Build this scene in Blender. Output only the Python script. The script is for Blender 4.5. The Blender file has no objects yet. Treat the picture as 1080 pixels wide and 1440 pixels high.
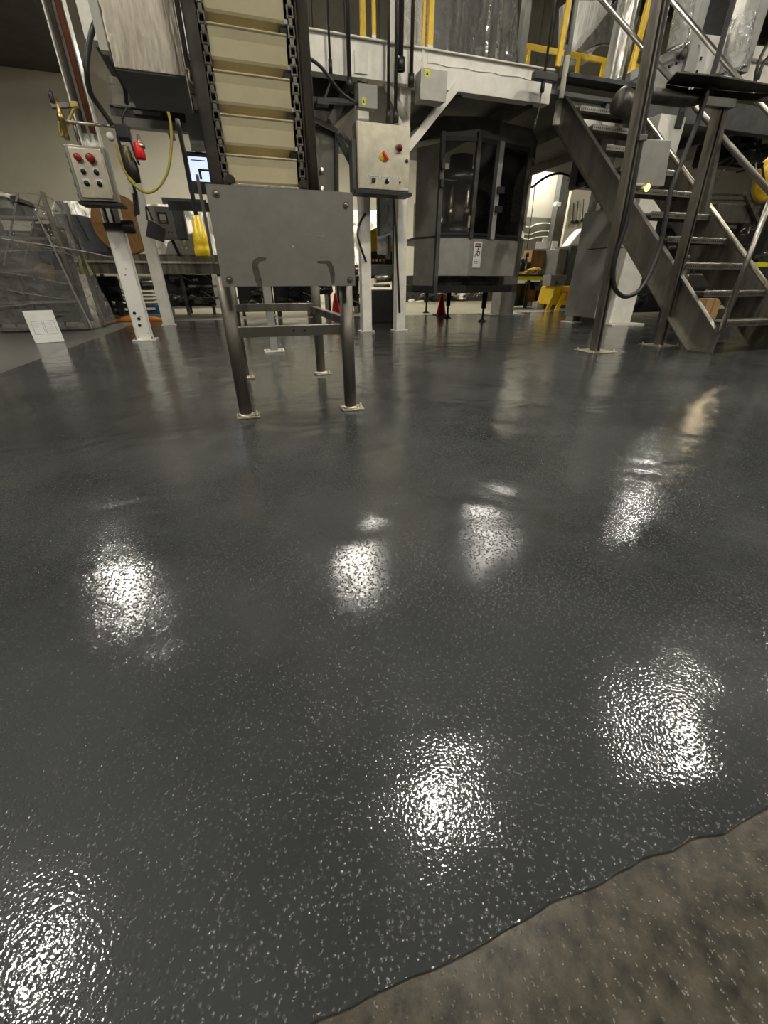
import bpy, bmesh, math, random
from mathutils import Vector, Matrix, noise
random.seed(7)
S = bpy.context.scene
C = S.collection
# ------------------------------------------------------------------ camera, world, exposure
F = 570.0; TH = math.atan(.575); H = .65
cam = bpy.data.cameras.new('camera'); camo = bpy.data.objects.new('camera', cam); C.objects.link(camo)
cam.sensor_fit = 'HORIZONTAL'; cam.sensor_width = 36; cam.lens = 36*F/1080; cam.clip_start = .02; cam.clip_end = 200
camo.location = (0, 0, H); camo.rotation_euler = (math.pi/2-TH, 0, 0); S.camera = camo
S.view_settings.view_transform = 'Standard'; S.view_settings.look = 'None'
S.view_settings.gamma = 1; S.view_settings.use_curve_mapping = False
S.view_settings.exposure = 0.0
w = bpy.data.worlds.new('world'); S.world = w; w.use_nodes = True
w.node_tree.nodes['Background'].inputs[0].default_value = (.9, .95, 1, 1)
w.node_tree.nodes['Background'].inputs[1].default_value = .02
LAMP_E = 430.0      # radiance of the high bay diffusers
COAT_Y0 = 0.0        # world Y of the coating start, in its own coordinates
# ------------------------------------------------------------------ plant frame: a along the platform beam, b away from the camera
PSI = math.radians(18.5); O = Vector((-.25, 6.22, 0))
U = Vector((math.cos(PSI), math.sin(PSI), 0)); V = Vector((-math.sin(PSI), math.cos(PSI), 0)); Z = Vector((0, 0, 1))
CAM = Vector((0, 0, H))
def W(a, b, z): return O+U*a+V*b+Z*z
def AB(p): d = p-O; return d.dot(U), d.dot(V), p.z
def ray(px, py):
    x = (px-540)/F; y = (720-py)/F
    return Vector((x, math.cos(TH)+y*math.sin(TH), -math.sin(TH)+y*math.cos(TH)))
def P(px, py, b):
    d = ray(px, py); t = (b-(CAM-O).dot(V))/d.dot(V); return CAM+d*t
def PA(px, py, a):
    d = ray(px, py); t = (a-(CAM-O).dot(U))/d.dot(U); return CAM+d*t
def G(px, py, z=0):
    d = ray(px, py); return CAM+d*((z-H)/d.z)
def rect(x0, y0, x1, y1, b):
    xm = (x0+x1)/2; ym = (y0+y1)/2
    a0 = AB(P(x0, ym, b))[0]; a1 = AB(P(x1, ym, b))[0]
    return a0, a1, P(xm, y1, b).z, P(xm, y0, b).z
# ------------------------------------------------------------------ materials
def nt(name):
    m = bpy.data.materials.new(name); m.use_nodes = True
    t = m.node_tree; return m, t, t.nodes['Principled BSDF']
def nd(t, k, **kw):
    n = t.nodes.new(k)
    for q, v in kw.items():
        if q in n.inputs: n.inputs[q].default_value = v
        else: setattr(n, q, v)
    return n
def pm(name, c1, c2=None, scale=6, rough=.5, metal=0, bump=0, bscale=None, stretch=(1, 1, 1), r2=None, lo=.35, hi=.65, detail=4, coat=0, dist=.01):
    m, t, b = nt(name); L = t.links.new
    co = nd(t, 'ShaderNodeTexCoord'); mp = nd(t, 'ShaderNodeMapping', Scale=stretch, Rotation=(0, 0, -PSI))
    mp.vector_type = 'TEXTURE' if False else 'POINT'
    L(co.outputs['Object'], mp.inputs[0])
    n = nd(t, 'ShaderNodeTexNoise', Scale=scale, Detail=detail, Roughness=.6); L(mp.outputs[0], n.inputs['Vector'])
    r = nd(t, 'ShaderNodeMapRange'); r.inputs[1].default_value = lo; r.inputs[2].default_value = hi; L(n.outputs[0], r.inputs[0])
    mx = nd(t, 'ShaderNodeMix', data_type='RGBA'); L(r.outputs[0], mx.inputs[0])
    mx.inputs[6].default_value = (*c1, 1); mx.inputs[7].default_value = (*(c2 or c1), 1); L(mx.outputs[2], b.inputs['Base Color'])
    b.inputs['Metallic'].default_value = metal; b.inputs['Roughness'].default_value = rough
    if r2 is not None:
        q = nd(t, 'ShaderNodeMapRange'); L(r.outputs[0], q.inputs[0]); q.inputs[3].default_value = rough; q.inputs[4].default_value = r2; L(q.outputs[0], b.inputs['Roughness'])
    if coat: b.inputs['Coat Weight'].default_value = coat
    if bump:
        n2 = nd(t, 'ShaderNodeTexNoise', Scale=bscale or scale*4, Detail=3); L(mp.outputs[0], n2.inputs['Vector'])
        bp = nd(t, 'ShaderNodeBump', Strength=bump, Distance=dist); L(n2.outputs[0], bp.inputs['Height']); L(bp.outputs[0], b.inputs['Normal'])
    return m
M = {}
M['steel'] = pm('stainless_steel', (.36, .34, .30), (.27, .26, .23), 5, .33, 1, .05, 60, (1, 1, .15), r2=.45)
M['steel_plate'] = pm('stained_steel_plate', (.40, .385, .34), (.33, .32, .285), 7, .42, .55, .03, 40, r2=.52, detail=6)
M['steel_stain'] = pm('drip_stain', (.16, .15, .13), (.10, .095, .08), 30, .6, .6)
M['steel_dirty'] = pm('dirty_steel', (.27, .25, .21), (.12, .11, .09), 9, .42, .85, .2, 60, (1, 1, .2), r2=.6)
M['steel_stair'] = pm('stair_steel', (.36, .345, .30), (.20, .19, .165), 5, .38, .9, .1, 60, (1, 1, .3), r2=.5)
M['steel_dark'] = pm('dark_steel', (.10, .095, .08), (.045, .04, .035), 9, .45, .7, .1, 50)
M['steel_bright'] = pm('bright_brushed_steel', (.85, .79, .66), (.50, .45, .36), 30, .3, 1, .25, 80, (1, 1, .2), r2=.5, detail=6)
M['steel_panel'] = pm('control_panel_steel', (.72, .67, .52), (.52, .49, .38), 5, .33, 1, .10, 5, r2=.42, dist=.02)
M['white'] = pm('white_paint', (.82, .80, .72), (.70, .67, .58), 6, .42, 0, .1, 40)
M['white_chip'] = pm('chipped_white_paint', (.84, .82, .75), (.12, .08, .06), 26, .42, 0, .1, 40, lo=.66, hi=.70)
M['white_card'] = pm('white_card', (.72, .72, .68), (.62, .62, .58), 8, .6)
M['grey_paint'] = pm('grey_paint', (.30, .30, .27), (.24, .235, .21), 6, .45)
M['dark_grey'] = pm('dark_grey_paint', (.085, .085, .08), (.05, .05, .045), 6, .5)
M['blue_grey'] = pm('blue_grey_plastic', (.10, .11, .125), (.07, .075, .085), 6, .5)
M['black'] = pm('black_plastic', (.012, .012, .012), (.022, .02, .018), 12, .45)
M['rubber'] = pm('black_rubber', (.018, .017, .016), (.03, .028, .025), 20, .4)
M['yellow'] = pm('yellow_paint', (.86, .58, .02), (.74, .47, .02), 12, .38)
M['yellow_bright'] = pm('yellow_plastic', (.85, .60, .01), (.80, .52, .01), 9, .35)
M['hose_yellow'] = pm('yellow_hose_rubber', (.42, .35, .05), (.33, .26, .04), 20, .4)
M['tape_yellow'] = pm('yellow_tape', (.75, .75, .03), (.6, .6, .03), 10, .5)
M['orange'] = pm('orange_plastic', (.75, .26, .01), (.60, .18, .01), 9, .45)
M['red'] = pm('red_plastic', (.85, .022, .015), (.75, .018, .012), 9, .35)
M['red_mid'] = pm('worn_red_plastic', (.26, .012, .012), (.18, .01, .01), 20, .3)
M['red_dark'] = pm('dark_red_plastic', (.16, .01, .012), (.10, .006, .008), 20, .3)
M['blue'] = pm('blue_plastic', (.02, .16, .42), (.015, .12, .33), 9, .45)
M['cream'] = pm('cream_belt_rubber', (.80, .71, .46), (.70, .62, .40), 6, .38, 0, .05, 40)
M['kraft'] = pm('kraft_paper', (.36, .19, .06), (.26, .13, .04), 14, .75, stretch=(1, 1, 1))
M['card'] = pm('cardboard', (.42, .26, .11), (.34, .20, .08), 8, .8)
M['wall'] = pm('tan_wall_paint', (.52, .49, .38), (.48, .45, .35), 2, .7)
M['board'] = pm('pale_wall_board', (.80, .78, .66), (.74, .72, .60), 1.2, .5)
M['ceil'] = pm('dark_ceiling', (.06, .058, .05), (.04, .038, .033), 3, .8)
M['brass'] = pm('brass', (.5, .38, .15), (.35, .26, .1), 20, .35, .9)
M['rust'] = pm('brown_primer_paint', (.20, .07, .03), (.14, .05, .025), 9, .6)
M['ink'] = pm('black_ink', (.02, .02, .02), None, 5, .6)
M['ink_grey'] = pm('grey_brown_ink', (.22, .18, .17), None, 5, .6)
M['belt_dark'] = pm('dark_belt', (.03, .03, .028), (.05, .048, .04), 12, .5)
M['foil'] = pm('foil_wrap', (.55, .54, .50), (.30, .29, .26), 5, .3, .75, .6, 8, (1, 1, .3), r2=.45, dist=.05)
M['drape'] = pm('white_plastic_drape', (.88, .86, .78), (.62, .60, .52), 7, .25, 0, 1.0, 7, (1, 1, .5), dist=.12)
M['corrug'] = pm('grey_sheet_metal', (.16, .155, .13), (.11, .105, .09), 3, .45, .6)
M['clad'] = pm('grey_cladding_paint', (.42, .41, .34), (.34, .33, .27), 3, .6)
def emis(name, col, s):
    m, t, b = nt(name); b.inputs['Base Color'].default_value = (*col, 1)
    b.inputs['Emission Color'].default_value = (*col, 1); b.inputs['Emission Strength'].default_value = s
    n = nd(t, 'ShaderNodeTexNoise', Scale=3.0); r = nd(t, 'ShaderNodeMapRange'); t.links.new(n.outputs[0], r.inputs[0])
    r.inputs[3].default_value = s*.95; r.inputs[4].default_value = s*1.05; t.links.new(r.outputs[0], b.inputs['Emission Strength'])
    return m
M['lamp'] = emis('lamp_diffuser_glow', (1, .95, .84), LAMP_E)
M['lamp_warm'] = emis('warm_lamp_glow', (1, .80, .50), 90)
M['screen'] = emis('screen_glow', (.62, .72, 1), 1.1)
M['led'] = emis('work_light_glow', (1, .72, .18), 3)
def film(name, col=(.8, .8, .74), amount=.22, bsc=9, gl=.16, dist=.06, tint=.93):
    m, t, b = nt(name); L = t.links.new
    b.inputs['Base Color'].default_value = (*col, 1); b.inputs['Roughness'].default_value = gl
    co = nd(t, 'ShaderNodeTexCoord'); n = nd(t, 'ShaderNodeTexNoise', Scale=bsc, Detail=3, Distortion=.8); L(co.outputs['Object'], n.inputs['Vector'])
    bp = nd(t, 'ShaderNodeBump', Strength=1.0, Distance=dist); L(n.outputs[0], bp.inputs['Height']); L(bp.outputs[0], b.inputs['Normal'])
    tr = nd(t, 'ShaderNodeBsdfTransparent'); tr.inputs[0].default_value = (tint, tint, tint, 1)
    gs = nd(t, 'ShaderNodeBsdfGlossy', Roughness=gl); L(bp.outputs[0], gs.inputs['Normal'])
    m1 = nd(t, 'ShaderNodeMixShader'); L(tr.outputs[0], m1.inputs[1]); L(b.outputs[0], m1.inputs[2]); m1.inputs[0].default_value = amount
    lw = nd(t, 'ShaderNodeLayerWeight', Blend=.35); L(bp.outputs[0], lw.inputs['Normal'])
    m2 = nd(t, 'ShaderNodeMixShader'); L(lw.outputs['Fresnel'], m2.inputs[0]); L(m1.outputs[0], m2.inputs[1]); L(gs.outputs[0], m2.inputs[2])
    L(m2.outputs[0], t.nodes['Material Output'].inputs['Surface']); return m
M['film'] = film('clear_stretch_film', (.7, .7, .64), amount=.18, gl=.10, dist=.09)
M['bag'] = film('clear_plastic_bag', (.85, .85, .8), .30, 12, .12, .05)
M['glass'] = film('tinted_glass', (.03, .03, .03), .08, 2, .05, .0, .92)
def floors():
    # grey resin coating: fine bumps, sparse grains, wavy film
    m, t, b = nt('grey_resin_coating'); L = t.links.new
    co = nd(t, 'ShaderNodeTexCoord')
    n = nd(t, 'ShaderNodeTexNoise', Scale=1.6, Detail=5, Roughness=.55); L(co.outputs['Object'], n.inputs['Vector'])
    cr = nd(t, 'ShaderNodeValToRGB'); L(n.outputs[0], cr.inputs[0])
    cr.color_ramp.elements[0].position = .3; cr.color_ramp.elements[0].color = (.027, .029, .029, 1)
    cr.color_ramp.elements[1].position = .7; cr.color_ramp.elements[1].color = (.056, .059, .058, 1)
    L(cr.outputs[0], b.inputs['Base Color'])
    b.inputs['IOR'].default_value = 1.5
    rr = nd(t, 'ShaderNodeMapRange'); L(n.outputs[0], rr.inputs[0]); rr.inputs[1].default_value = .35; rr.inputs[2].default_value = .65; rr.inputs[3].default_value = .06; rr.inputs[4].default_value = .09
    sy = nd(t, 'ShaderNodeSeparateXYZ'); L(co.outputs['Object'], sy.inputs[0])
    yr = nd(t, 'ShaderNodeValToRGB'); yq = nd(t, 'ShaderNodeMapRange'); L(sy.outputs[1], yq.inputs[0]); yq.inputs[1].default_value = COAT_Y0; yq.inputs[2].default_value = COAT_Y0+5; L(yq.outputs[0], yr.inputs[0])
    e = yr.color_ramp.elements; e[0].position = .10; e[0].color = (.0, .0, .0, 1); e[1].position = .60; e[1].color = (.0, .0, .0, 1)
    q = e.new(.22); q.color = (.03, .03, .03, 1); q = e.new(.42); q.color = (.03, .03, .03, 1)
    ad = nd(t, 'ShaderNodeMath', operation='ADD'); L(rr.outputs[0], ad.inputs[0]); L(yr.outputs[0], ad.inputs[1]); L(ad.outputs[0], b.inputs['Roughness'])
    big = nd(t, 'ShaderNodeTexNoise', Scale=2.3, Detail=2, Distortion=.6); L(co.outputs['Object'], big.inputs['Vector'])
    fine = nd(t, 'ShaderNodeTexNoise', Scale=190, Detail=1.5); L(co.outputs['Object'], fine.inputs['Vector'])
    # how much grit stands out of the film varies over the floor
    msk = nd(t, 'ShaderNodeTexNoise', Scale=1.1, Detail=2); L(co.outputs['Object'], msk.inputs['Vector'])
    mr = nd(t, 'ShaderNodeMapRange'); L(msk.outputs[0], mr.inputs[0]); mr.inputs[1].default_value = .35; mr.inputs[2].default_value = .6; mr.inputs[3].default_value = .6; mr.inputs[4].default_value = 1.0
    vo = nd(t, 'ShaderNodeTexVoronoi', Scale=145, Randomness=1.0); L(co.outputs['Object'], vo.inputs['Vector'])
    vr = nd(t, 'ShaderNodeMapRange', interpolation_type='SMOOTHSTEP'); L(vo.outputs['Distance'], vr.inputs[0])
    vr.inputs[1].default_value = .05; vr.inputs[2].default_value = .38; vr.inputs[3].default_value = 1; vr.inputs[4].default_value = 0
    vo2 = nd(t, 'ShaderNodeTexVoronoi', Scale=98, Randomness=1.0); L(co.outputs['Object'], vo2.inputs['Vector'])
    vr2 = nd(t, 'ShaderNodeMapRange', interpolation_type='SMOOTHSTEP'); L(vo2.outputs['Distance'], vr2.inputs[0])
    vr2.inputs[1].default_value = .05; vr2.inputs[2].default_value = .27; vr2.inputs[3].default_value = 1.0; vr2.inputs[4].default_value = 0
    vmx = nd(t, 'ShaderNodeMath', operation='MAXIMUM'); L(vr.outputs[0], vmx.inputs[0]); L(vr2.outputs[0], vmx.inputs[1])
    b1 = nd(t, 'ShaderNodeBump', Strength=1, Distance=.012); L(big.outputs[0], b1.inputs['Height'])
    b2 = nd(t, 'ShaderNodeBump', Strength=1, Distance=.0004); L(fine.outputs[0], b2.inputs['Height']); L(b1.outputs[0], b2.inputs['Normal'])
    mu = nd(t, 'ShaderNodeMath', operation='MULTIPLY'); L(vmx.outputs[0], mu.inputs[0]); L(mr.outputs[0], mu.inputs[1])
    b3 = nd(t, 'ShaderNodeBump', Strength=1, Distance=.0013); L(mu.outputs[0], b3.inputs['Height']); L(b2.outputs[0], b3.inputs['Normal'])
    L(b3.outputs[0], b.inputs['Normal']); M['coating'] = m
    # old concrete: brown terrazzo like near the camera, pale trowelled concrete further off
    m, t, b = nt('old_concrete'); L = t.links.new
    co = nd(t, 'ShaderNodeTexCoord')
    n = nd(t, 'ShaderNodeTexNoise', Scale=34, Detail=8, Roughness=.7); L(co.outputs['Object'], n.inputs['Vector'])
    ca = nd(t, 'ShaderNodeValToRGB'); L(n.outputs[0], ca.inputs[0])
    ca.color_ramp.elements[0].position = .35; ca.color_ramp.elements[0].color = (.016, .014, .010, 1)
    ca.color_ramp.elements[1].position = .68; ca.color_ramp.elements[1].color = (.085, .073, .052, 1)
    n2 = nd(t, 'ShaderNodeTexNoise', Scale=1.2, Detail=6, Roughness=.6); L(co.outputs['Object'], n2.inputs['Vector'])
    cb = nd(t, 'ShaderNodeValToRGB'); L(n2.outputs[0], cb.inputs[0])
    cb.color_ramp.elements[0].position = .3; cb.color_ramp.elements[0].color = (.11, .108, .098, 1)
    cb.color_ramp.elements[1].position = .7; cb.color_ramp.elements[1].color = (.18, .175, .155, 1)
    cc = nd(t, 'ShaderNodeValToRGB'); L(n2.outputs[0], cc.inputs[0])
    cc.color_ramp.elements[0].position = .3; cc.color_ramp.elements[0].color = (.30, .28, .20, 1)
    cc.color_ramp.elements[1].position = .7; cc.color_ramp.elements[1].color = (.42, .39, .29, 1)
    sx = nd(t, 'ShaderNodeSeparateXYZ'); L(co.outputs['Object'], sx.inputs[0])
    f1 = nd(t, 'ShaderNodeMapRange'); L(sx.outputs[1], f1.inputs[0]); f1.inputs[1].default_value = 1.6; f1.inputs[2].default_value = 2.2
    f2 = nd(t, 'ShaderNodeMapRange'); L(sx.outputs[1], f2.inputs[0]); f2.inputs[1].default_value = 8.2; f2.inputs[2].default_value = 8.8
    x1 = nd(t, 'ShaderNodeMix', data_type='RGBA'); L(f1.outputs[0], x1.inputs[0]); L(ca.outputs[0], x1.inputs[6]); L(cb.outputs[0], x1.inputs[7])
    x2 = nd(t, 'ShaderNodeMix', data_type='RGBA'); L(f2.outputs[0], x2.inputs[0]); L(x1.outputs[2], x2.inputs[6]); L(cc.outputs[0], x2.inputs[7])
    L(x2.outputs[2], b.inputs['Base Color']); b.inputs['Roughness'].default_value = .3
    vo = nd(t, 'ShaderNodeTexVoronoi', Scale=135); L(co.outputs['Object'], vo.inputs['Vector'])
    vr = nd(t, 'ShaderNodeMapRange'); L(vo.outputs['Distance'], vr.inputs[0]); vr.inputs[2].default_value = .27; vr.inputs[3].default_value = 1; vr.inputs[4].default_value = 0
    b3 = nd(t, 'ShaderNodeBump', Strength=1, Distance=.0007); L(vr.outputs[0], b3.inputs['Height'])
    n4 = nd(t, 'ShaderNodeTexNoise', Scale=60, Detail=3); L(co.outputs['Object'], n4.inputs['Vector'])
    b4 = nd(t, 'ShaderNodeBump', Strength=1, Distance=.0005); L(n4.outputs[0], b4.inputs['Height']); L(b3.outputs[0], b4.inputs['Normal'])
    L(b4.outputs[0], b.inputs['Normal']); M['concrete'] = m
floors()
# ------------------------------------------------------------------ mesh helpers
ROOT = {}
def thing(name, label, cat, loc, group=None):
    o = bpy.data.objects.new(name, None); C.objects.link(o); o.location = loc; o.empty_display_size = .1
    o['label'] = label; o['category'] = cat
    if group: o['group'] = group
    ROOT[o.name] = Vector(loc); return o
class MB:
    def __init__(s): s.bm = bmesh.new()
    def hexa(s, p):
        v = [s.bm.verts.new(q) for q in p]
        for f in ((3, 2, 1, 0), (4, 5, 6, 7), (0, 1, 5, 4), (1, 2, 6, 5), (2, 3, 7, 6), (3, 0, 4, 7)): s.bm.faces.new([v[i] for i in f])
        return s
    def box(s, a0, a1, b0, b1, z0, z1):
        return s.hexa([W(a0, b0, z0), W(a1, b0, z0), W(a1, b1, z0), W(a0, b1, z0), W(a0, b0, z1), W(a1, b0, z1), W(a1, b1, z1), W(a0, b1, z1)])
    def bar(s, p, q, w, h=None, up=None):
        h = h or w; p = Vector(p); q = Vector(q); d = (q-p).normalized()
        up = Vector(up) if up is not None else (V if abs(d.z) > .8 else Z)
        x = d.cross(up).normalized()*w/2; y = x.cross(d).normalized()*h/2
        return s.hexa([p-x-y, p+x-y, p+x+y, p-x+y, q-x-y, q+x-y, q+x+y, q-x+y])
    def tube(s, pts, r, n=10, smooth=True):
        pts = [Vector(p) for p in pts]
        if smooth and len(pts) > 2:
            out = []
            for i in range(len(pts)-1):
                p0 = pts[max(i-1, 0)]; p1 = pts[i]; p2 = pts[i+1]; p3 = pts[min(i+2, len(pts)-1)]
                for k in range(6):
                    u = k/6; out.append(.5*((2*p1)+(p2-p0)*u+(2*p0-5*p1+4*p2-p3)*u*u+(3*p1-p0-3*p2+p3)*u**3))
            pts = out+[pts[-1]]
        rs = r if isinstance(r, (list, tuple)) else [r]*len(pts)
        rings = []; ref = None
        for i, p in enumerate(pts):
            d = (pts[min(i+1, len(pts)-1)]-pts[max(i-1, 0)]).normalized()
            if ref is None: ref = d.orthogonal().normalized()
            ref = (ref-d*ref.dot(d)).normalized(); e = d.cross(ref)
            rings.append([s.bm.verts.new(p+(ref*math.cos(k*2*math.pi/n)+e*math.sin(k*2*math.pi/n))*rs[i]) for k in range(n)])
        for A, B in zip(rings, rings[1:]):
            for k in range(n): f = s.bm.faces.new([A[k], A[(k+1) % n], B[(k+1) % n], B[k]]); f.smooth = True
        s.bm.faces.new(rings[0][::-1]); s.bm.faces.new(rings[-1]); return s
    def cyl(s, p, q, r, n=20, r2=None):
        p = Vector(p); q = Vector(q); return s.tube([p, q], [r, r if r2 is None else r2], n, False)
    def lathe(s, base, prof, axis=None, n=24):
        ax = Vector(axis).normalized() if axis is not None else Z; base = Vector(base)
        return s.tube_prof([base+ax*h for r, h in prof], [max(r, .0004) for r, h in prof], ax, n)
    def tube_prof(s, pts, rs, ax, n):
        ref = ax.orthogonal().normalized(); e = ax.cross(ref); rings = []
        for p, r in zip(pts, rs): rings.append([s.bm.verts.new(p+(ref*math.cos(k*2*math.pi/n)+e*math.sin(k*2*math.pi/n))*r) for k in range(n)])
        for A, B in zip(rings, rings[1:]):
            for k in range(n): f = s.bm.faces.new([A[k], A[(k+1) % n], B[(k+1) % n], B[k]]); f.smooth = True
        s.bm.faces.new(rings[0][::-1]); s.bm.faces.new(rings[-1]); return s
    def prism(s, poly, d):
        d = Vector(d); A = [s.bm.verts.new(Vector(p)) for p in poly]; B = [s.bm.verts.new(Vector(p)+d) for p in poly]; n = len(poly)
        s.bm.faces.new(A[::-1]); s.bm.faces.new(B)
        for k in range(n): s.bm.faces.new([A[k], A[(k+1) % n], B[(k+1) % n], B[k]])
        return s
    def sheet(s, c00, c10, c11, c01, nu, nv, amp, fr=3.0, seed=0, nrm=None, folds=0):
        c = [Vector(q) for q in (c00, c10, c11, c01)]; nrm = nrm or (c[1]-c[0]).cross(c[3]-c[0]).normalized(); g = []
        for j in range(nv+1):
            row = []
            for i in range(nu+1):
                u = i/nu; v = j/nv
                p = (c[0]*(1-u)+c[1]*u)*(1-v)+(c[3]*(1-u)+c[2]*u)*v
                k = noise.noise(Vector((p.x*fr+seed, p.y*fr, p.z*fr*.5)))+.5*noise.noise(Vector((p.x*fr*2.7, p.y*fr*2.7+seed, p.z*fr*1.1)))
                if folds: k += .7*abs(math.sin(u*folds*math.pi+2*noise.noise(Vector((v*2, u*3, seed)))))
                row.append(s.bm.verts.new(p+nrm*amp*k))
            g.append(row)
        for j in range(nv):
            for i in range(nu): f = s.bm.faces.new([g[j][i], g[j][i+1], g[j+1][i+1], g[j+1][i]]); f.smooth = True
        return s
    def build(s, name, mat, parent=None, bevel=0, label=None, cat=None, group=None, kind=None, solid=0, keep=False):
        bm = s.bm; bmesh.ops.recalc_face_normals(bm, faces=bm.faces) if not keep else None
        if parent is not None: loc = ROOT[parent.name]
        elif kind == 'structure': loc = Vector((0, 0, 0))
        else:
            xs = [v.co for v in bm.verts]; loc = Vector(((min(p.x for p in xs)+max(p.x for p in xs))/2, (min(p.y for p in xs)+max(p.y for p in xs))/2, min(p.z for p in xs)))
        for v in bm.verts: v.co -= loc
        me = bpy.data.meshes.new(name); bm.to_mesh(me); bm.free(); o = bpy.data.objects.new(name, me); C.objects.link(o)
        me.materials.append(M[mat] if isinstance(mat, str) else mat)
        if parent is not None: o.parent = parent
        else: o.location = loc
        ROOT[o.name] = loc
        if bevel:
            m = o.modifiers.new('bevel', 'BEVEL'); m.width = bevel; m.segments = 2; m.limit_method = 'ANGLE'; m.angle_limit = .7
        if solid:
            m = o.modifiers.new('solid', 'SOLIDIFY'); m.thickness = solid
        if label: o['label'] = label
        if cat: o['category'] = cat
        if group: o['group'] = group
        if kind: o['kind'] = kind
        return o
def B(name, mat, parent, a0, a1, b0, b1, z0, z1, bevel=.004, **k): return MB().box(a0, a1, b0, b1, z0, z1).build(name, mat, parent, bevel, **k)
def text(name, s, p, size, mat, parent, xdir=U, ydir=Z, align='CENTER'):
    cu = bpy.data.curves.new(name, 'FONT'); cu.body = s; cu.size = size; cu.align_x = align; cu.align_y = 'CENTER'; cu.extrude = .0004
    o = bpy.data.objects.new(name, cu); C.objects.link(o); n = Vector(xdir).cross(Vector(ydir))
    m = Matrix((xdir, ydir, n)).transposed().to_4x4(); m.translation = Vector(p)-ROOT[parent.name]
    me = bpy.data.meshes.new_from_object(o.evaluated_get(bpy.context.evaluated_depsgraph_get())); bpy.data.objects.remove(o)
    o = bpy.data.objects.new(name, me); C.objects.link(o); ROOT[o.name] = ROOT[parent.name]
    me.transform(m); me.materials.clear(); me.materials.append(M[mat]); o.parent = parent; return o
def bolts(pts, r, d, parent, mat='steel', name='bolt', t=.012):
    for p in pts:
        p = Vector(p); d = Vector(d); MB().cyl(p, p+d*t, r, 6).cyl(p, p+d*t*.35, r*1.5, 16).build(name, mat, parent)

# ------------------------------------------------------------------ room
def struct(name, mb, mat, bevel=0): return mb.build(name, mat, None, bevel, kind='structure')
A0, A1, B0, B1, ZC = -15, 19, -15, 9, 7.7
struct('floor', MB().box(A0, A1, B0, B1, -.12, -.004), 'concrete')
struct('ceiling', MB().box(A0, A1, B0, B1, ZC, ZC+.1), 'ceil')
struct('wall_back', MB().box(A0, A1, B1, B1+.15, 0, ZC), 'wall')
struct('wall_front', MB().box(A0, A1, B0-.15, B0, 0, ZC), 'corrug')
struct('wall_left', MB().box(A0-.15, A0, B0, B1, 0, ZC), 'wall')
struct('wall_right', MB().box(A1, A1+.15, B0, B1, 0, ZC), 'corrug')
edge = [G(-60, 1640), G(300, 1500), G(440, 1440), G(520, 1398), G(600, 1366), G(700, 1318), G(780, 1268), G(840, 1242), G(900, 1212), G(970, 1185), G(1020, 1168), G(1080, 1136), G(1180, 1080), G(1350, 1010)]
left_c = G(0, 525); left_f = G(172, 462); dl = (left_c-left_f).normalized()
fine = []
for p, q in zip(edge, edge[1:]):
    for k in range(8):
        r = p.lerp(q, k/8); r = r+Vector((noise.noise(r*22), noise.noise(r*22+Vector((9, 0, 0))), 0))*.0045; fine.append(r)
fine.append(edge[-1])
far_r = W(10, 2.6, 0)
poly = fine+[Vector((6, 1.6, 0)), Vector((12, 4.2, 0)), W(10, 2.55, 0), W(-3.36, 2.75, 0), left_f, left_c, left_c+dl*3.6, Vector((-2.0, -1.2, 0)), Vector((-.8, -.55, 0))]
struct('floor_coating', MB().prism([p-Z*.004 for p in poly], Z*.004), 'coating', .0038)
# roof joists
for k, b in enumerate((-1, 2, 5, 8)):
    struct('trim_%d' % (k+1), MB().box(A0, A1, b-.08, b+.08, 7.3, 7.7).box(A0, A1, b-.15, b+.15, 7.27, 7.33), 'ceil')
# high bay lamps: known ones, plus added fill lamps out of view
def bay(a, b, z, warm=False, r=.185, label=None):
    t = thing('high_bay_lamp', label or 'round high bay lamp hanging from the dark ceiling, set includes added fill lamps', 'lamp', W(a, b, z), 'high bay lamps under the roof')
    c = W(a, b, z)
    MB().lathe(c, [(r, .0), (r+.02, .012), (r+.02, .03), (r*.6, .10), (.08, .14), (.07, .22), (.0, .22)]).build('housing', 'dark_grey', t)
    MB().lathe(c, [(.0, -.012), (r*.96, -.012), (r*.96, -.002), (0, -.002)]).build('diffuser', 'lamp_warm' if warm else 'lamp', t)
    MB().cyl(c+Z*.2, Vector((c.x, c.y, ZC)), .008, 6).build('hanger', 'steel_dark', t)
for a, b, z in [(-4.8, -3.6, 5.5), (-.1, -3.58, 5.5), (3.85, -3.6, 5.5), (8, -3.6, 5.5), (-5.03, 2.76, 5.5), (.3, 1.8, 5.5), (3.95, 1.96, 5.5), (9.1, 2.05, 5.5),
                (-9, -9.2, 5.5), (-4.8, -9.2, 5.5), (-.2, -9.2, 5.5), (4, -9.2, 5.5), (8.2, -9.2, 5.5), (-2.2, 5.9, 4.2), (2.0, 5.5, 3.6), (6.0, 5.4, 3.6)]:  # added fill lamps: row behind the camera, three hidden above the rear deck
    bay(a, b, z)
struct('ceiling_low', MB().box(A0, -4.15, 2.6, 9, 4.8, 5.0).box(A0, -4.15, 2.5, 2.62, 4.65, 5.1), 'ceil')
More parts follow.
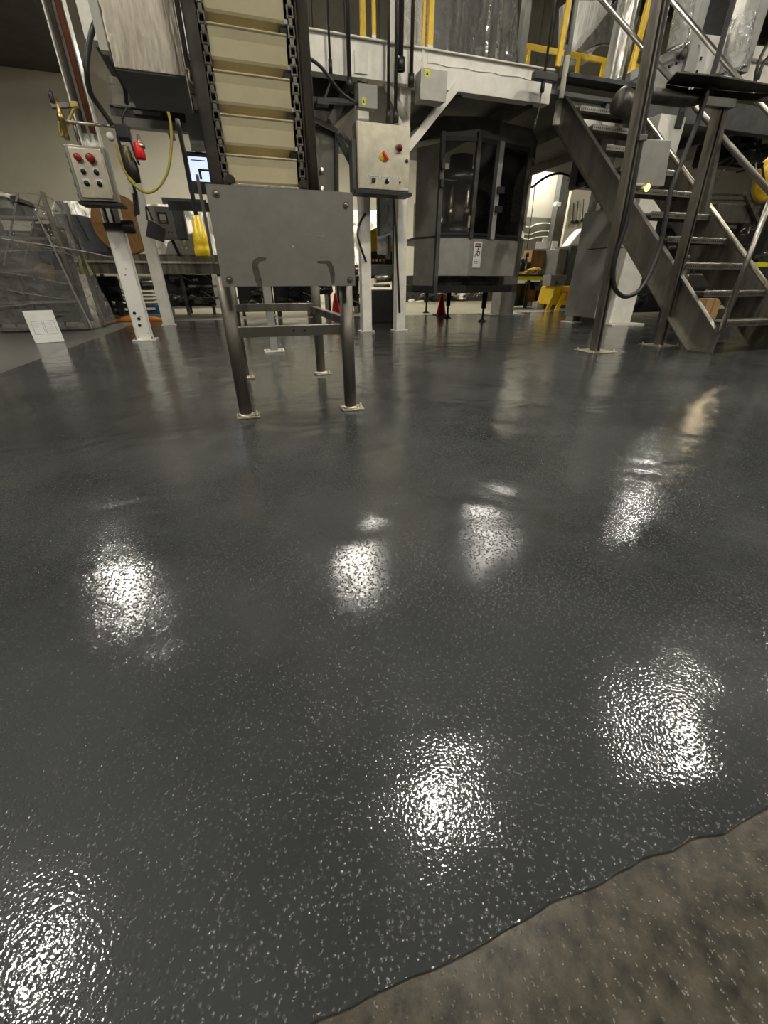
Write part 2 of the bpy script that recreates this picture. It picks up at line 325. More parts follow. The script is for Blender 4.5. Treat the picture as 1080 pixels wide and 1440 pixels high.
# ------------------------------------------------------------------ raised platform (mezzanine)
pt = thing('platform', 'white-painted steel platform edge carrying the upper floor', 'platform', W(.5, .1, 2.56))
MB().box(-2.62, 2.42, -.06, .0, 2.56, 2.83).box(-2.62, 2.42, -.06, .08, 2.54, 2.57).box(-2.62, 2.42, -.09, .02, 2.83, 2.845).build('front_beam', 'white', pt, .004)
MB().box(3.70, 7.2, -.06, .0, 2.56, 2.83).box(3.70, 7.2, -.06, .08, 2.54, 2.57).build('front_beam', 'dark_grey', pt, .004)
MB().box(-2.62, -.55, .0, 3.0, 2.66, 2.70).box(-.55, 7.2, .0, 3.6, 2.66, 2.70).build('deck', 'dark_grey', pt)
m = MB()
for a in (-2.2, -1.1, .0, 1.2, 2.2, 3.4, 4.6, 5.8): m.box(a-.04, a+.04, .02, 3.0 if a < -.5 else 3.6, 2.52, 2.66)
m.build('joists', 'dark_grey', pt)
MB().box(2.68, 3.70, .12, .17, 2.42, 2.80).build('landing_kickplate', 'white', pt)
MB().box(2.62, 3.8, -.1, .4, 2.80, 2.84).build('landing_edge', 'black', pt)
# weld line and splice plates on the beam
MB().tube([W(.75+.12*k, -.064, 2.735+.006*math.sin(k*2.1)) for k in range(15)], .005, 6).build('weld_bead', 'white_chip', pt)
for a in (-.02, .62):
    MB().box(a-.07, a+.07, -.075, -.06, 2.57, 2.74).build('splice_plate', 'white', pt, .002)

def column(a, b, z1, w, label, mat='white', base=.17, chip=None, top=None):
    t = thing('steel_column', label, 'column', W(a, b, 0))
    MB().bar(W(a, b, .012), W(a, b, z1), w, w, up=V).build('post', mat, t, .008)
    MB().box(a-base/2-.02, a+base/2+.02, b-base/2, b+base/2, 0, .014).build('base_plate', mat, t, .003)
    bolts([W(a+base*.42, b-base*.35, .014), W(a-base*.42, b-base*.35, .014)], .008, Z, t, t=.03)
    return t
cA = AB(G(515, 466)); cB = AB(G(567, 466))
c1 = column(cA[0], cA[1], 2.56, .135, 'white square steel column left below the central control box')
c2 = column(cB[0], cA[1]+.0, 2.56, .14, 'white square steel column right below the central control box')
# left front column: open section with conduits, chipped foot
a, b, _ = AB(G(205, 478))
wl = thing('steel_column', 'chipped white steel column with conduits carrying the four-button box', 'column', W(a, b, 0))
MB().box(a-.085, a-.075, b-.07, b+.07, .01, 5.6).box(a+.075, a+.085, b-.07, b+.07, .01, 5.6).box(a-.08, a+.08, b-.004, b+.004, .01, 5.6).box(a-.085, a+.085, b-.07, b-.062, .01, 1.15).build('post', 'white_chip', wl, .003)
MB().box(a-.13, a+.13, b-.11, b+.11, 0, .014).build('base_plate', 'white_chip', wl, .003)
MB().tube([W(a-.035, b-.04, 1.9), W(a-.035, b-.04, 5.5)], .022, 10).build('conduit', 'steel_dirty', wl)
MB().tube([W(a+.035, b-.04, 1.9), W(a+.035, b-.04, 5.5)], .026, 10).build('conduit', 'rust', wl)
MB().tube([W(a+.02, b-.085, 1.16), W(a+.02, b-.085, 1.35)], .012, 8).tube([W(a-.04, b-.085, 1.16), W(a-.04, b-.085, 1.35)], .012, 8).build('conduit', 'rubber', wl)
MB().box(a-.09, a+.09, b-.10, b-.06, 1.10, 1.17).build('clamp', 'black', wl, .004)
MB().lathe(W(a+.09, b-.11, 1.135), [(0, 0), (.055, 0), (.06, .02), (.06, .10), (.05, .12), (0, .12)], U).build('reel', 'black', wl)
bolts([W(a+.0, b-.07, .24), W(a-.01, b-.07, .17), W(a-.03, b-.07, .30)], .012, -V, wl, 'black', 'bolt_hole', .006)
bolts([W(a+.09, b-.07, .014), W(a-.09, b-.07, .014)], .009, Z, wl, t=.03)
aw, bw, _ = AB(G(238, 457))
w2 = column(aw, bw, 2.6, .16, 'white square steel column behind the conduit column, black bag hung on it')
# centre rear grey post below the bucket elevator
ac, bc, _ = AB(G(386, 494))
t = thing('support_post', 'slim grey support post on a bolted plate behind the elevator legs', 'post', W(ac, bc, 0))
MB().bar(W(ac, bc, .012), W(ac, bc, 1.6), .075, .075, up=V).build('post', 'grey_paint', t, .004)
MB().box(ac-.10, ac+.10, bc-.08, bc+.08, 0, .014).build('base_plate', 'white', t, .003)
bolts([W(ac-.075, bc-.05, .014), W(ac+.075, bc-.05, .014)], .007, Z, t, t=.025)
# rear grey column behind the filler
ar, br, _ = AB(G(705, 442))
t = thing('steel_column', 'thick grey column standing behind the glazed filling machine', 'column', W(ar, br, 0))
MB().box(ar-.17, ar+.17, br-.17, br+.17, .012, 2.6).build('post', 'grey_paint', t, .006)
MB().box(ar-.42, ar+.42, br-.25, br+.25, 0, .016).build('base_plate', 'grey_paint', t)
# right H column
a, b, _ = AB(G(800, 453))
t = thing('steel_column', 'light grey H-section column left of the tall white cabinet', 'column', W(a, b, 0))
MB().box(a-.0, a+.012, b-.08, b+.10, .01, 2.56).box(a+.15, a+.162, b-.08, b+.10, .01, 2.56).box(a, a+.16, b+.0, b+.012, .01, 2.56).build('post', 'grey_paint', t, .003)
MB().box(a-.06, a+.22, b-.11, b+.14, 0, .012).build('base_plate', 'white', t)
# tall white cabinet-column
t = thing('machine_cabinet', 'tall white machine cabinet behind the stair stringer, black socket near its top', 'cabinet', W(4.1, .1, 0))
MB().box(4.02, 4.46, -.28, .5, .02, 2.54).build('body', 'white', t, .012)
MB().box(3.76, 4.02, -.20, .5, .10, 1.05).box(3.76, 4.02, -.20, .5, 1.06, 1.55).build('side_casing', 'grey_paint', t, .008)
MB().box(3.95, 4.62, -.42, .55, 0, .018).build('base_plate', 'white', t)
MB().box(3.76, 4.02, -.215, -.20, .60, .625).build('tape_strip', 'tape_yellow', t)
p = AB(P(957, 165, -.29)); pp = p
MB().box(p[0]-.055, p[0]+.055, -.30, -.28, p[2]-.11, p[2]+.11).build('socket', 'black', t, .006)
for dx, dz in ((-.02, .05), (.02, .05), (-.02, 0), (.02, -.05)): MB().cyl(W(p[0]+dx, -.30, p[2]+dz), W(p[0]+dx, -.307, p[2]+dz), .012, 8).build('pin_hole', 'steel_dark', t)
# ------------------------------------------------------------------ braces under the platform
def brace(p, q, w, mat, label, name='brace', h=None):
    return MB().bar(p, q, w, h or w).build(name, mat, None, .004, label=label, cat='brace')
brace(P(570, 212, -.02), P(640, 124, -.02), .12, 'white', 'white diagonal brace from the right column up to the platform beam', h=.08)
MB().tube([P(527, 86, .02), P(569, 166, .02)], .045, 12, False).build('brace_pipe', 'white', None, label='pale diagonal pipe brace behind the small electrical box', cat='brace')
# ------------------------------------------------------------------ yellow guard rails on the platform
def post_y(px0, py0, px1, py1, r, label, zsplit=True, b=-.02):
    t0 = P(px1, py1, b); A_ = AB(t0)[0]
    t = thing('guard_rail_post', label, 'railing', t0)
    zs = t0.z+.15
    MB().bar(W(A_, b, t0.z-.12), W(A_, b, zs), r*2.1, r*2.1, up=V).build('socket_sleeve', 'white', t, .003)
    MB().bar(W(A_, b, zs), W(A_, b, 4.1), r*2, r*2, up=V).build('upright', 'yellow', t, .003)
post_y(510, 0, 511, 92, .026, 'wide yellow guard rail upright left of the black conduits')
post_y(524, 0, 526, 78, .018, 'thin yellow guard rail upright beside the wide one')
post_y(598, 0, 603, 92, .030, 'yellow guard rail upright above the large electrical box', b=-.03)
post_y(590, 20, 594, 92, .014, 'short thin yellow strip upright at the large electrical box', b=-.06)
ta = P(785, 118, .0)
t = thing('guard_rail_post', 'yellow guard rail upright at the head of the stairs', 'railing', ta)
A_ = AB(ta)[0]
MB().bar(W(A_-.05, 0, 2.9), W(A_+.0, 0, 4.1), .06, .03, up=V).build('upright', 'yellow', t, .004)
MB().tube([W(A_+.06, -.02, 2.62), W(A_+.06, -.02, 4.1)], .03, 10, False).build('tube_upright', 'grey_paint', t)
MB().tube([W(A_+.06, -.02, 2.62), W(A_+.06, -.02, 3.0)], .032, 10, False).build('tube_sleeve', 'white', t)
# rear yellow rail
t = thing('guard_rail', 'low yellow guard rail across the back of the stair landing', 'railing', P(735, 90, 1.6))
r0 = AB(P(735, 71, 1.6)); r1 = AB(P(905, 92, 1.6)); zr = (r0[2]+r1[2])/2+.02
MB().box(r0[0], r1[0]+.3, 1.58, 1.62, zr-.04, zr+.02).build('top_rail', 'yellow', t, .004)
MB().box(r0[0], r1[0]+.3, 1.58, 1.62, zr-.52, zr-.46).build('mid_rail', 'yellow', t, .004)
for px in (741, 812, 848):
    q = AB(P(px, 95, 1.6))[0]; MB().box(q-.025, q+.025, 1.58, 1.62, 2.70, zr-.02).build('upright', 'yellow', t, .003)
# rail bit left of the conduits
q = AB(P(430, 47, .3)); MB().box(q[0]-.35, q[0]+.08, .28, .31, q[2]-.03, q[2]+.03).box(q[0]-.35, q[0]-.30, .28, .31, 2.70, q[2]).build('guard_rail', 'yellow', None, .003, label='short yellow rail end beside the elevator top right', cat='railing')
q = AB(P(905, 60, .25)); MB().bar(W(q[0]-.12, .25, 2.85), W(q[0]-.02, .25, 4.2), .07, .05, up=V).build('guard_rail_post', 'yellow', None, .004, label='leaning yellow upright beside the wrapped white column', cat='railing')
# ------------------------------------------------------------------ vertical black conduits
def conduit(px, py0, py1, b, r, label, mat='rubber', elbow=0):
    e = P(px, py1, b); A_ = AB(e)[0]; zt = P(px, py0, b).z if py0 > 0 else 4.2
    t = thing('cable_conduit', label, 'conduit', e)
    MB().tube([e, W(A_, b, zt)], r, 10, False).build('cable', mat, t)
    MB().cyl(e, e+Z*.10, r*1.7, 12).build('gland', 'black', t)
    return t
conduit(492, 0, 128, -.2, .022, 'black conduit dropping left of the small electrical box')
conduit(465, 0, 103, -.2, .012, 'thin dark cable hanging just right of the elevator')
conduit(546, 0, 172, -.25, .016, 'black cable entering the control box top, left one', )
conduit(556, 0, 172, -.25, .018, 'black cable entering the control box top, right one')
conduit(563, 0, 100, -.2, .03, 'thick black conduit bundle above the control box', )
conduit(578, 0, 122, -.2, .020, 'black conduit beside the large electrical box')
conduit(797, 0, 62, -.3, .008, 'thin black cable hanging past the stair-head upright')
conduit(762, 0, 130, -.25, .014, 'dark cable dropping at the platform corner')
q = P(762, 108, -.25); qa = AB(q)
MB().box(qa[0]-.11, qa[0]+.20, -.28, -.20, qa[2]-.03, qa[2]+.04).build('cable_clamp', 'black', None, .006, label='black clamp block on the platform corner', cat='clamp')
MB().tube([P(762, 125, -.25), P(757, 158, -.25), P(753, 172, -.25)], .008, 8).tube([P(753, 168, -.25), P(751, 186, -.25)], .016, 8).build('pull_cord', 'rubber', None, label='hanging pull cord with grip below the platform corner', cat='cord')
# ------------------------------------------------------------------ small boxes
def ebox(x0, y0, x1, y1, b, d, name, label, sticker=None, mat='steel'):
    a0, a1, z0, z1 = rect(x0, y0, x1, y1, b); t = thing(name, label, 'electrical box', W((a0+a1)/2, b, z0))
    MB().box(a0, a1, b+.012, b+d, z0, z1).build('body', mat, t, .004); MB().box(a0-.005, a1+.005, b, b+.012, z0-.005, z1+.005).build('lid', mat, t, .003)
    if sticker:
        sx, sy, sw, sh = sticker; u = a0+(a1-a0)*sx; v = z0+(z1-z0)*sy
        B('warning_sticker', 'tape_yellow', t, u-sw/2, u+sw/2, b-.002, b, v-sh/2, v+sh/2, 0)
        MB().prism([W(u-sw*.3, b-.003, v-sh*.25), W(u+sw*.3, b-.003, v-sh*.25), W(u, b-.003, v+sh*.25)], -V*.001).build('warning_triangle', 'ink', t)
    return t
ebox(505, 119, 530, 151, -.30, .12, 'junction_box', 'small grey electrical box with a yellow sticker above the control box', (.25, .25, .035, .06), 'grey_paint')
ebox(592, 98, 628, 141, -.28, .18, 'junction_box', 'large grey electrical box hung on the platform beam', (.22, .86, .05, .06), 'steel_plate')
MB().tube([P(432, 80, -.4), P(452, 95, -.35), P(478, 128, -.3), P(500, 145, -.26)], .016, 8).build('cable', 'rubber', None, label='grey cable sagging from the elevator to the small electrical box', cat='cable')
t = thing('swing_bracket', 'black cable arm reaching across below the platform beam', 'bracket', P(470, 144, -.3))
MB().bar(P(438, 140, -.3), P(503, 144, -.25), .04).build('arm', 'black', t, .004)
MB().bar(P(466, 112, -.3), P(456, 140, -.3), .018).build('hanger', 'black', t)
B('bracket_block', 'black', t, *rect(446, 139, 462, 148, -.32)[:2], -.34, -.26, *rect(446, 139, 462, 148, -.32)[2:])
# ------------------------------------------------------------------ control box on the two columns
a0, a1, z0, z1 = rect(503, 172.5, 577, 268, -.34)
t = thing('control_box', 'brushed steel control box with yellow-red switch and dark red lamp', 'control panel', W(.18, -.3, z0))
f = -.34
MB().box(a0, a1, f+.02, f+.20, z0, z1).build('body', 'steel_panel', t, .006)
MB().box(a0+.006, a1-.006, f, f+.02, z0+.006, z1-.006).build('door', 'steel_panel', t, .006)
MB().box(a0-.04, a1+.03, f-.01, f+.22, z0-.04, z0-.004).build('shelf_bracket', 'black', t, .004)
MB().box(a0-.05, a0-.003, f+.05, f+.2, z0-.03, z1-.15).build('side_bracket', 'dark_grey', t, .004)
wd, ht = a1-a0, z1-z0
def at(u, v, d=0): return W(a0+wd*u, f-d, z1-ht*v)
MB().lathe(at(.46, .50), [(0, 0), (.035, 0), (.033, .012), (.02, .015), (0, .015)], -V).build('switch_plate', 'yellow', t)
MB().bar(at(.46, .42, .02), at(.56, .54, .035), .035, .02).build('switch_handle', 'red', t, .003)
MB().lathe(at(.77, .33), [(.033, 0), (.033, .03), (.028, .06), (.014, .075), (0, .078)], (-V*.8-Z*.25)).build('indicator_lamp', 'red_dark', t)
MB().box(a0+wd*.70, a0+wd*.84, f-.006, f, z1-ht*.42, z1-ht*.375).build('lamp_tag', 'white_card', t)
MB().lathe(at(.93, .525), [(0, 0), (.018, 0), (.018, .01), (.008, .012), (0, .012)], -V).build('door_lock', 'black', t)
for u, v in ((.09, .045),): MB().cyl(at(u, v), at(u, v, .006), .014, 12).build('screw', 'steel_bright', t)
MB().box(a0+wd*.16, a0+wd*.69, f-.003, f, z1-ht*.815, z1-ht*.775).build('label_strip', 'white_card', t)
MB().box(a0+wd*.73, a0+wd*.83, f-.003, f, z1-ht*.815, z1-ht*.775).build('label_strip', 'white_card', t)
text('label_text', 'Manual Arm   Vacuum Tank', at(.425, .795, .004), .026, 'ink', t)
text('label_text', 'On', at(.78, .795, .004), .022, 'ink', t)
MB().box(a0+wd*.82, a0+wd*.97, f-.003, f, z1-ht*.975, z1-ht*.94).build('label_strip', 'white_card', t)
MB().box(a0+wd*.26, a0+wd*.32, f-.03, f, z1-ht*.88, z1-ht*.825).build('toggle_switch', 'black', t, .004)
MB().lathe(at(.55, .855), [(.024, 0), (.024, .01), (.015, .02), (.015, .045), (0, .045)], -V).build('selector_knob', 'black', t)
MB().cyl(at(.56, .85, .045), at(.56, .85, .05), .011, 10).build('knob_cap', 'white_card', t)
MB().lathe(at(.80, .86), [(.010, 0), (.010, .012), (0, .012)], -V).build('push_button', 'black', t)
# ------------------------------------------------------------------ control box with four selectors and two red buttons
b_ = -.42
q0 = AB(P(88, 202, b_)); q1 = AB(P(146, 206, b_)); q2 = AB(P(112, 285, b_)); q3 = AB(P(162, 280, b_))
a0, a1 = (q0[0]+q2[0])/2, (q1[0]+q3[0])/2; z0, z1 = (q2[2]+q3[2])/2, (q0[2]+q1[2])/2
t = thing('control_box', 'steel control box with two red buttons and four selector switches', 'control panel', W(a0, b_, z0))
MB().box(a0, a1, b_+.015, b_+.22, z0, z1).build('body', 'steel', t, .005)
MB().box(a0+.03, a1-.03, b_, b_+.015, z0+.02, z1-.02).build('door', 'steel_panel', t, .005)
wd, ht, f = a1-a0, z1-z0, b_
MB().box(a1-.028, a1-.016, f-.004, f+.012, z0+.05, z1-.05).build('hinge', 'steel_bright', t)
MB().box(a0-.02, a1+.04, f+.03, f+.26, z0-.03, z0-.002).build('tray', 'black', t, .004)
for u, v, r in ((.30, .23, .030), (.62, .23, .036)):
    MB().lathe(at(u, v), [(.020, 0), (.020, .02), (r, .024), (r, .04), (r*.8, .048), (0, .048)], -V).build('stop_button', 'red_mid', t)
for u in (.33, .66):
    for v in (.47, .68):
        MB().box(a0+wd*u-.026, a0+wd*u+.026, f-.003, f, z1-ht*v-.004, z1-ht*v+.036).build('button_tag', 'white_card', t)
        MB().lathe(at(u, v), [(.022, 0), (.022, .012), (.013, .014), (.013, .03), (0, .03)], -V).build('selector_switch', 'black', t)
for v in (.2, .45, .7, .9): MB().box(a0-.008, a0+.004, f, f+.03, z1-ht*v-.012, z1-ht*v+.012).build('hinge_clip', 'steel', t)
MB().tube([W(a0+.12, f+.1, z1), W(a0+.12, f+.1, z1+.25)], .016, 8).build('conduit', 'steel', t)
# ------------------------------------------------------------------ gooseneck valve to the left of the column
t = thing('air_valve', 'brass and steel air valve on an arm left of the conduit column', 'valve', P(85, 172, -.35))
MB().lathe(P(88, 172, -.35), [(.022, -.12), (.022, .0), (.032, .01), (.032, .05), (.02, .06), (.02, .08), (.012, .10), (.012, .16)]).build('body', 'brass', t)
MB().lathe(P(74, 142, -.35), [(.016, -.02), (.020, 0), (.020, .05), (.012, .07), (0, .07)]).build('knob', 'rubber', t)
MB().bar(P(72, 149, -.35), P(112, 148, -.3), .035).build('cross_arm', 'steel_dirty', t, .004)
MB().bar(P(99, 148, -.33), P(110, 147, -.33), .04).build('brass_fitting', 'brass', t, .006)
MB().tube([P(104, 152, -.33), P(96, 172, -.33), P(88, 191, -.33), P(84, 184, -.33), P(84, 172, -.33)], .012, 8).build('hose', 'hose_yellow', t)
MB().tube([P(92, 171, -.35), P(160, 178, -.3)], .012, 8, False).build('support_rod', 'steel_bright', t)
MB().lathe(P(155, 192, -.32), [(0, 0), (.035, 0), (.03, .02), (0, .022)], -V).build('gauge', 'white_card', t)
# clustered fittings hanging right of the column
t = thing('air_regulator', 'dark air regulator cluster with black hoses right of the conduit column', 'regulator', P(175, 200, -.35))
MB().box(*rect(163, 175, 182, 196, -.35)[:2], -.38, -.25, *rect(163, 175, 182, 196, -.35)[2:]).build('body', 'black', t, .015)
MB().lathe(P(178, 215, -.35), [(.0, -.14), (.035, -.13), (.042, 0), (.03, .05), (0, .06)]).build('filter_bowl', 'steel_dirty', t)
MB().lathe(P(188, 240, -.35), [(.0, -.10), (.04, -.09), (.05, 0), (.045, .06), (.02, .10), (0, .1)]).build('lower_bowl', 'black', t)
MB().tube([P(165, 190, -.3), P(172, 218, -.3), P(178, 240, -.3), P(188, 262, -.3), P(192, 282, -.25)], .014, 8).build('hose', 'rubber', t)
MB().tube([P(180, 150, -.3), P(172, 168, -.3), P(180, 185, -.3), P(188, 212, -.3), P(196, 232, -.3)], .010, 8).build('hose', 'rubber', t)
MB().tube([P(163, 203, -.38), P(170, 228, -.38), P(178, 245, -.38), P(190, 258, -.38)], .011, 8).build('hose', 'hose_yellow', t)
MB().tube([P(176, 205, -.38), P(183, 228, -.38), P(190, 248, -.38)], .011, 8).build('hose', 'hose_yellow', t)
MB().prism([P(186, 272, -.2), P(192, 268, -.2), P(196, 300, -.2), P(189, 304, -.2)], V*.05).build('plug_cover', 'black', t)
t = thing('signal_lamp', 'red signal lamp with steel cap hung beside the regulator', 'lamp', P(198, 222, -.4))
MB().lathe(P(199, 224, -.4), [(.0, 0), (.040, .0), (.046, .01), (.040, .12), (.035, .125), (0, .125)]).build('lens', 'red', t)
MB().lathe(P(198, 208, -.4), [(.042, 0), (.042, .02), (.03, .035), (.02, .045), (.012, .10), (0, .1)]).build('cap', 'steel_bright', t)
MB().tube([P(236, 156, -.4), P(240, 175, -.4), P(241, 205, -.4), P(236, 240, -.4), P(224, 262, -.4), P(208, 271, -.4), P(192, 263, -.4), P(180, 250, -.4)], .013, 10).build('air_hose', 'hose_yellow', None, label='yellow air hose hanging in a long loop below the steel guard box', cat='hose')
MB().tube([P(166, 0, -.5), P(146, 10, -.5), P(131, 40, -.5), P(124, 70, -.5), P(122, 100, -.5), P(127, 130, -.45), P(140, 150, -.4), P(158, 176, -.35)], .022, 10).build('flexible_conduit', 'rubber', None, label='thick black flexible conduit arching right of the conduit column', cat='conduit')
MB().tube([P(148, 60, -.6), P(156, 85, -.6), P(168, 108, -.55), P(176, 125, -.5), P(178, 145, -.4)], .020, 10).build('flexible_conduit', 'rubber', None, label='black flexible conduit running down behind the steel guard box', cat='conduit')
for k, (x0, x1, lab) in enumerate(((108, 124, 'pale strip conduit'), (150, 160, 'pale board'))): pass
a0, a1, z0, z1 = rect(92, 4, 136, 54, -.02)
# machine block behind the column (white hatch plates)
t = thing('wall_panel_box', 'small white cover plates hanging left of the steel guard box', 'panel', P(160, 130, .6))
for x0, y0, x1, y1 in ((150, 107, 168, 119), (155, 120, 178, 148)):
    r = rect(x0, y0, x1, y1, .6); MB().box(r[0], r[1], .6, .66, r[2], r[3]).build('cover_plate', 'white', t, .004)
t = thing('overhead_duct', 'long grey overhead duct under the platform behind the guard box', 'duct', P(220, 170, 1.2))
r = rect(158, 150, 300, 186, 1.2); MB().box(r[0], r[1], 1.2, 1.6, r[2]+.1, r[3]).build('duct_body', 'steel_dark', t, .004)
MB().box(r[0], r[1], 1.17, 1.2, r[3]-.04, r[3]).build('flange', 'grey_paint', t)
MB().box(r[0]-.1, r[1], 1.17, 1.3, r[2]+.02, r[2]+.10).build('lower_rail', 'grey_paint', t)
MB().box(r[0]+.25, r[0]+.55, 1.16, 1.2, r[2]+.17, r[3]-.1).build('vent', 'corrug', t)
# ------------------------------------------------------------------ bucket elevator with cream flights
EB = -3.72
t = ev = thing('flight_elevator', 'steep steel elevator with cream belt flights on round pipe legs', 'conveyor', W(-1.46, -3.3, 0))
la = AB(G(347, 586)); lb = AB(G(493, 575)); lc = AB(G(452, 526)); ld = AB(G(345, 532))
for q, top in ((la, .66), (lb, .66), (lc, .9), (ld, .9)):
    lg = MB().cyl(W(q[0], q[1], .008), W(q[0], q[1], top), .0335, 24).build('leg', 'steel_dirty', t)
    MB().box(q[0]-.05, q[0]+.07, q[1]-.05, q[1]+.05, 0, .010).build('foot_plate', 'steel_bright', lg, .002)
    MB().lathe(W(q[0], q[1], .010), [(.046, 0), (.040, .006), (.0345, .012)]).build('weld', 'steel_bright', lg)
    MB().cyl(W(q[0]+.055, q[1]-.02, .01), W(q[0]+.055, q[1]-.02, .034), .006, 8).cyl(W(q[0]+.055, q[1]-.02, .01), W(q[0]+.055, q[1]-.02, .020), .011, 6).build('anchor_bolt', 'steel_bright', lg)
cz = P(420, 464, la[1]+.02).z
cb = MB().box(la[0], lb[0], la[1]-.012, la[1]+.012, cz-.025, cz+.025).build('cross_bar', 'steel', t, .002)
for px in (413, 429):
    q = P(px, 465, la[1]-.012); MB().cyl(q-V*.0005, q-V*.0025, .006, 12).build('bolt_hole', 'black', cb)
MB().box(ld[0], lc[0], lc[1]-.02, lc[1]+.02, .45, .50).build('rear_cross_bar', 'steel_dirty', t, .003)
MB().box(lb[0]-.02, lb[0]+.02, lb[1], lc[1], .44, .48).build('side_bar', 'steel_dirty', t, .003)
# front guard panel
f = -3.83
pa = [AB(P(x, y, f)) for x, y in ((288, 258), (497, 271), (499, 403), (313, 403))]
a0 = (pa[0][0]+pa[3][0])/2; a1 = (pa[1][0]+pa[2][0])/2; z1 = pa[0][2]; z0 = pa[3][2]
m = MB().box(a0, a1, f, f+.006, z0, z1).box(a0, a1, f, f+.03, z1-.005, z1).box(a0, a0+.004, f, f+.03, z0, z1).box(a1-.004, a1, f, f+.03, z0, z1)
fp = m.build('front_panel', 'steel_plate', t, .0015)
wd, ht = a1-a0, z1-z0
for u, v in ((.06, .085), (.945, .13), (.055, .93), (.955, .93)):
    p = at(u, v); MB().cyl(p, p-V*.003, .014, 20).lathe(p-V*.003, [(.0085, 0), (.0085, .006), (.006, .008), (0, .008)], -V, 6).build('bolt', 'steel', fp)
p = at(.535, .57); MB().cyl(p, p-V*.003, .004, 10).build('rivet', 'white_card', fp)
def stain(pts, r):
    MB().tube([at(u, v, -.0012) for u, v in pts], r, 8).build('drip_stain', 'steel_stain', fp)
def smear(poly):
    MB().prism([at(u, v, .0004) for u, v in poly], -V*.0004).build('drip_stain', 'steel_stain', fp)
smear([(.225, .76), (.245, .71), (.29, .685), (.335, .69), (.33, .72), (.285, .735), (.268, .77), (.275, .86), (.285, .96), (.275, .995), (.245, .995), (.235, .93), (.228, .84)])
smear([(.70, .735), (.71, .72), (.80, .715), (.815, .73), (.83, .78), (.838, .86), (.832, .95), (.815, .985), (.805, .95), (.80, .87), (.79, .80), (.775, .75), (.72, .748)])
smear([(.72, .675), (.80, .67), (.80, .678), (.72, .683)])
MB().prism([at(.64, .44, .0004), at(.78, .452, .0004), at(.78, .456, .0004), at(.64, .444, .0004)], -V*.0004).build('scratch', 'steel_bright', fp)
MB().box(a0+.02, a1-.02, f+.03, f+.10, z0+.03, z0+.08).build('panel_carrier', 'steel_dark', t)
# side frames, z range up out of the picture
zb, zt = .75, 3.2
def eA(px, py=130, b=-3.7): return AB(P(px, py, b))[0]
L0, L1 = eA(275), eA(293); R0, R1 = eA(420), eA(434)
MB().box(L0, L0+.012, -3.75, -3.45, zb, zt).box(L0, L1, -3.75, -3.735, zb, zt).build('left_frame', 'steel_dark', t, .002)
MB().box(R0, R0+.008, -3.74, -3.45, zb, zt).build('right_frame', 'steel_dark', t, .002)
MB().cyl(W((R0+R1)/2+.008, -3.74, .96), W((R0+R1)/2+.008, -3.74, zt), .0215, 20).build('guide_tube', 'steel_dirty', t)
MB().bar(P(277, 246, -3.78), P(301, 372, -3.78), .012, .03).build('side_strip', 'steel', t, .002)
MB().bar(P(291, 184, -3.70), P(300, 258, -3.70), .006, .03).build('side_strip', 'steel_bright', t, .001)
# belt and flights
B0a, B1a = eA(304), eA(407)
MB().box(B0a, B1a, -3.665, -3.655, .95, zt).build('belt', 'cream', t)
MB().box(B0a-.03, B1a+.05, -3.60, -3.595, .80, zt).build('back_casing', 'steel_dark', t)
zl = P(295, 33.7, -3.73).z; sp = .1215
for k in range(-3, 7):
    z = zl-sp*k
    if z < .99: continue
    prof = [(-3.664, z-.012), (-3.738, z+.004), (-3.742, z-.001), (-3.736, z-.006), (-3.729, z-.03), (-3.727, z-.080), (-3.722, z-.088), (-3.664, z-.108)]
    fl = MB().prism([W(B0a, b, zz) for b, zz in prof], U*(B1a-B0a)).build('flight', 'cream', t, .002)
    MB().box(B1a-.002, B1a+.010, -3.735, -3.70, z-.092, z-.078).build('end_clip', 'white_card', fl, .002)
    MB().box(B1a-.02, B1a+.022, -3.725, -3.68, z-.125, z-.097).build('carrier', 'black', fl, .002)
MB().cyl(W(B0a-.02, -3.70, zl-.1215*3-.085), W(B1a+.03, -3.70, zl-.1215*3-.085), .0095, 14).build('roller', 'steel', t)
def chain(a, b):
    m = MB(); z = .93; k = 0
    while z < 2.2:
        if k % 2: m.box(a-.007, a+.007, b-.004, b+.004, z-.004, z+.030)
        else: m.box(a-.012, a-.008, b-.006, b+.006, z-.004, z+.030).box(a+.008, a+.012, b-.006, b+.006, z-.004, z+.030)
        m.cyl(W(a-.014, b, z), W(a+.014, b, z), .006, 8); z += .026; k += 1
    return m
chain(eA(299), -3.735).build('chain', 'steel_dirty', t)
chain(eA(414), -3.735).build('chain', 'steel_dirty', t)
MB().box(B0a-.0, B1a+.0, -3.76, -3.74, z1+.004, z1+.018).build('lower_lip', 'steel_bright', t, .002)
for px in (322, 425):
    q = eA(px, 245, -3.74); MB().cyl(W(q, -3.76, 1.0), W(q, -3.70, 1.0), .022, 16).cyl(W(q, -3.77, 1.0), W(q, -3.76, 1.0), .010, 8).build('sprocket_hub', 'steel_dark', t)
# take-up plates at the right
MB().prism([P(441, 196, -3.55), P(449, 228, -3.55), P(450, 292, -3.55), P(436, 292, -3.55), P(434, 220, -3.55)], V*.012).build('gusset_plate', 'steel', t, .002)
for y in (236, 262): MB().cyl(P(452, y, -3.55), P(452, y+11, -3.55), .010, 10).build('take_up_bolt', 'steel_bright', t)
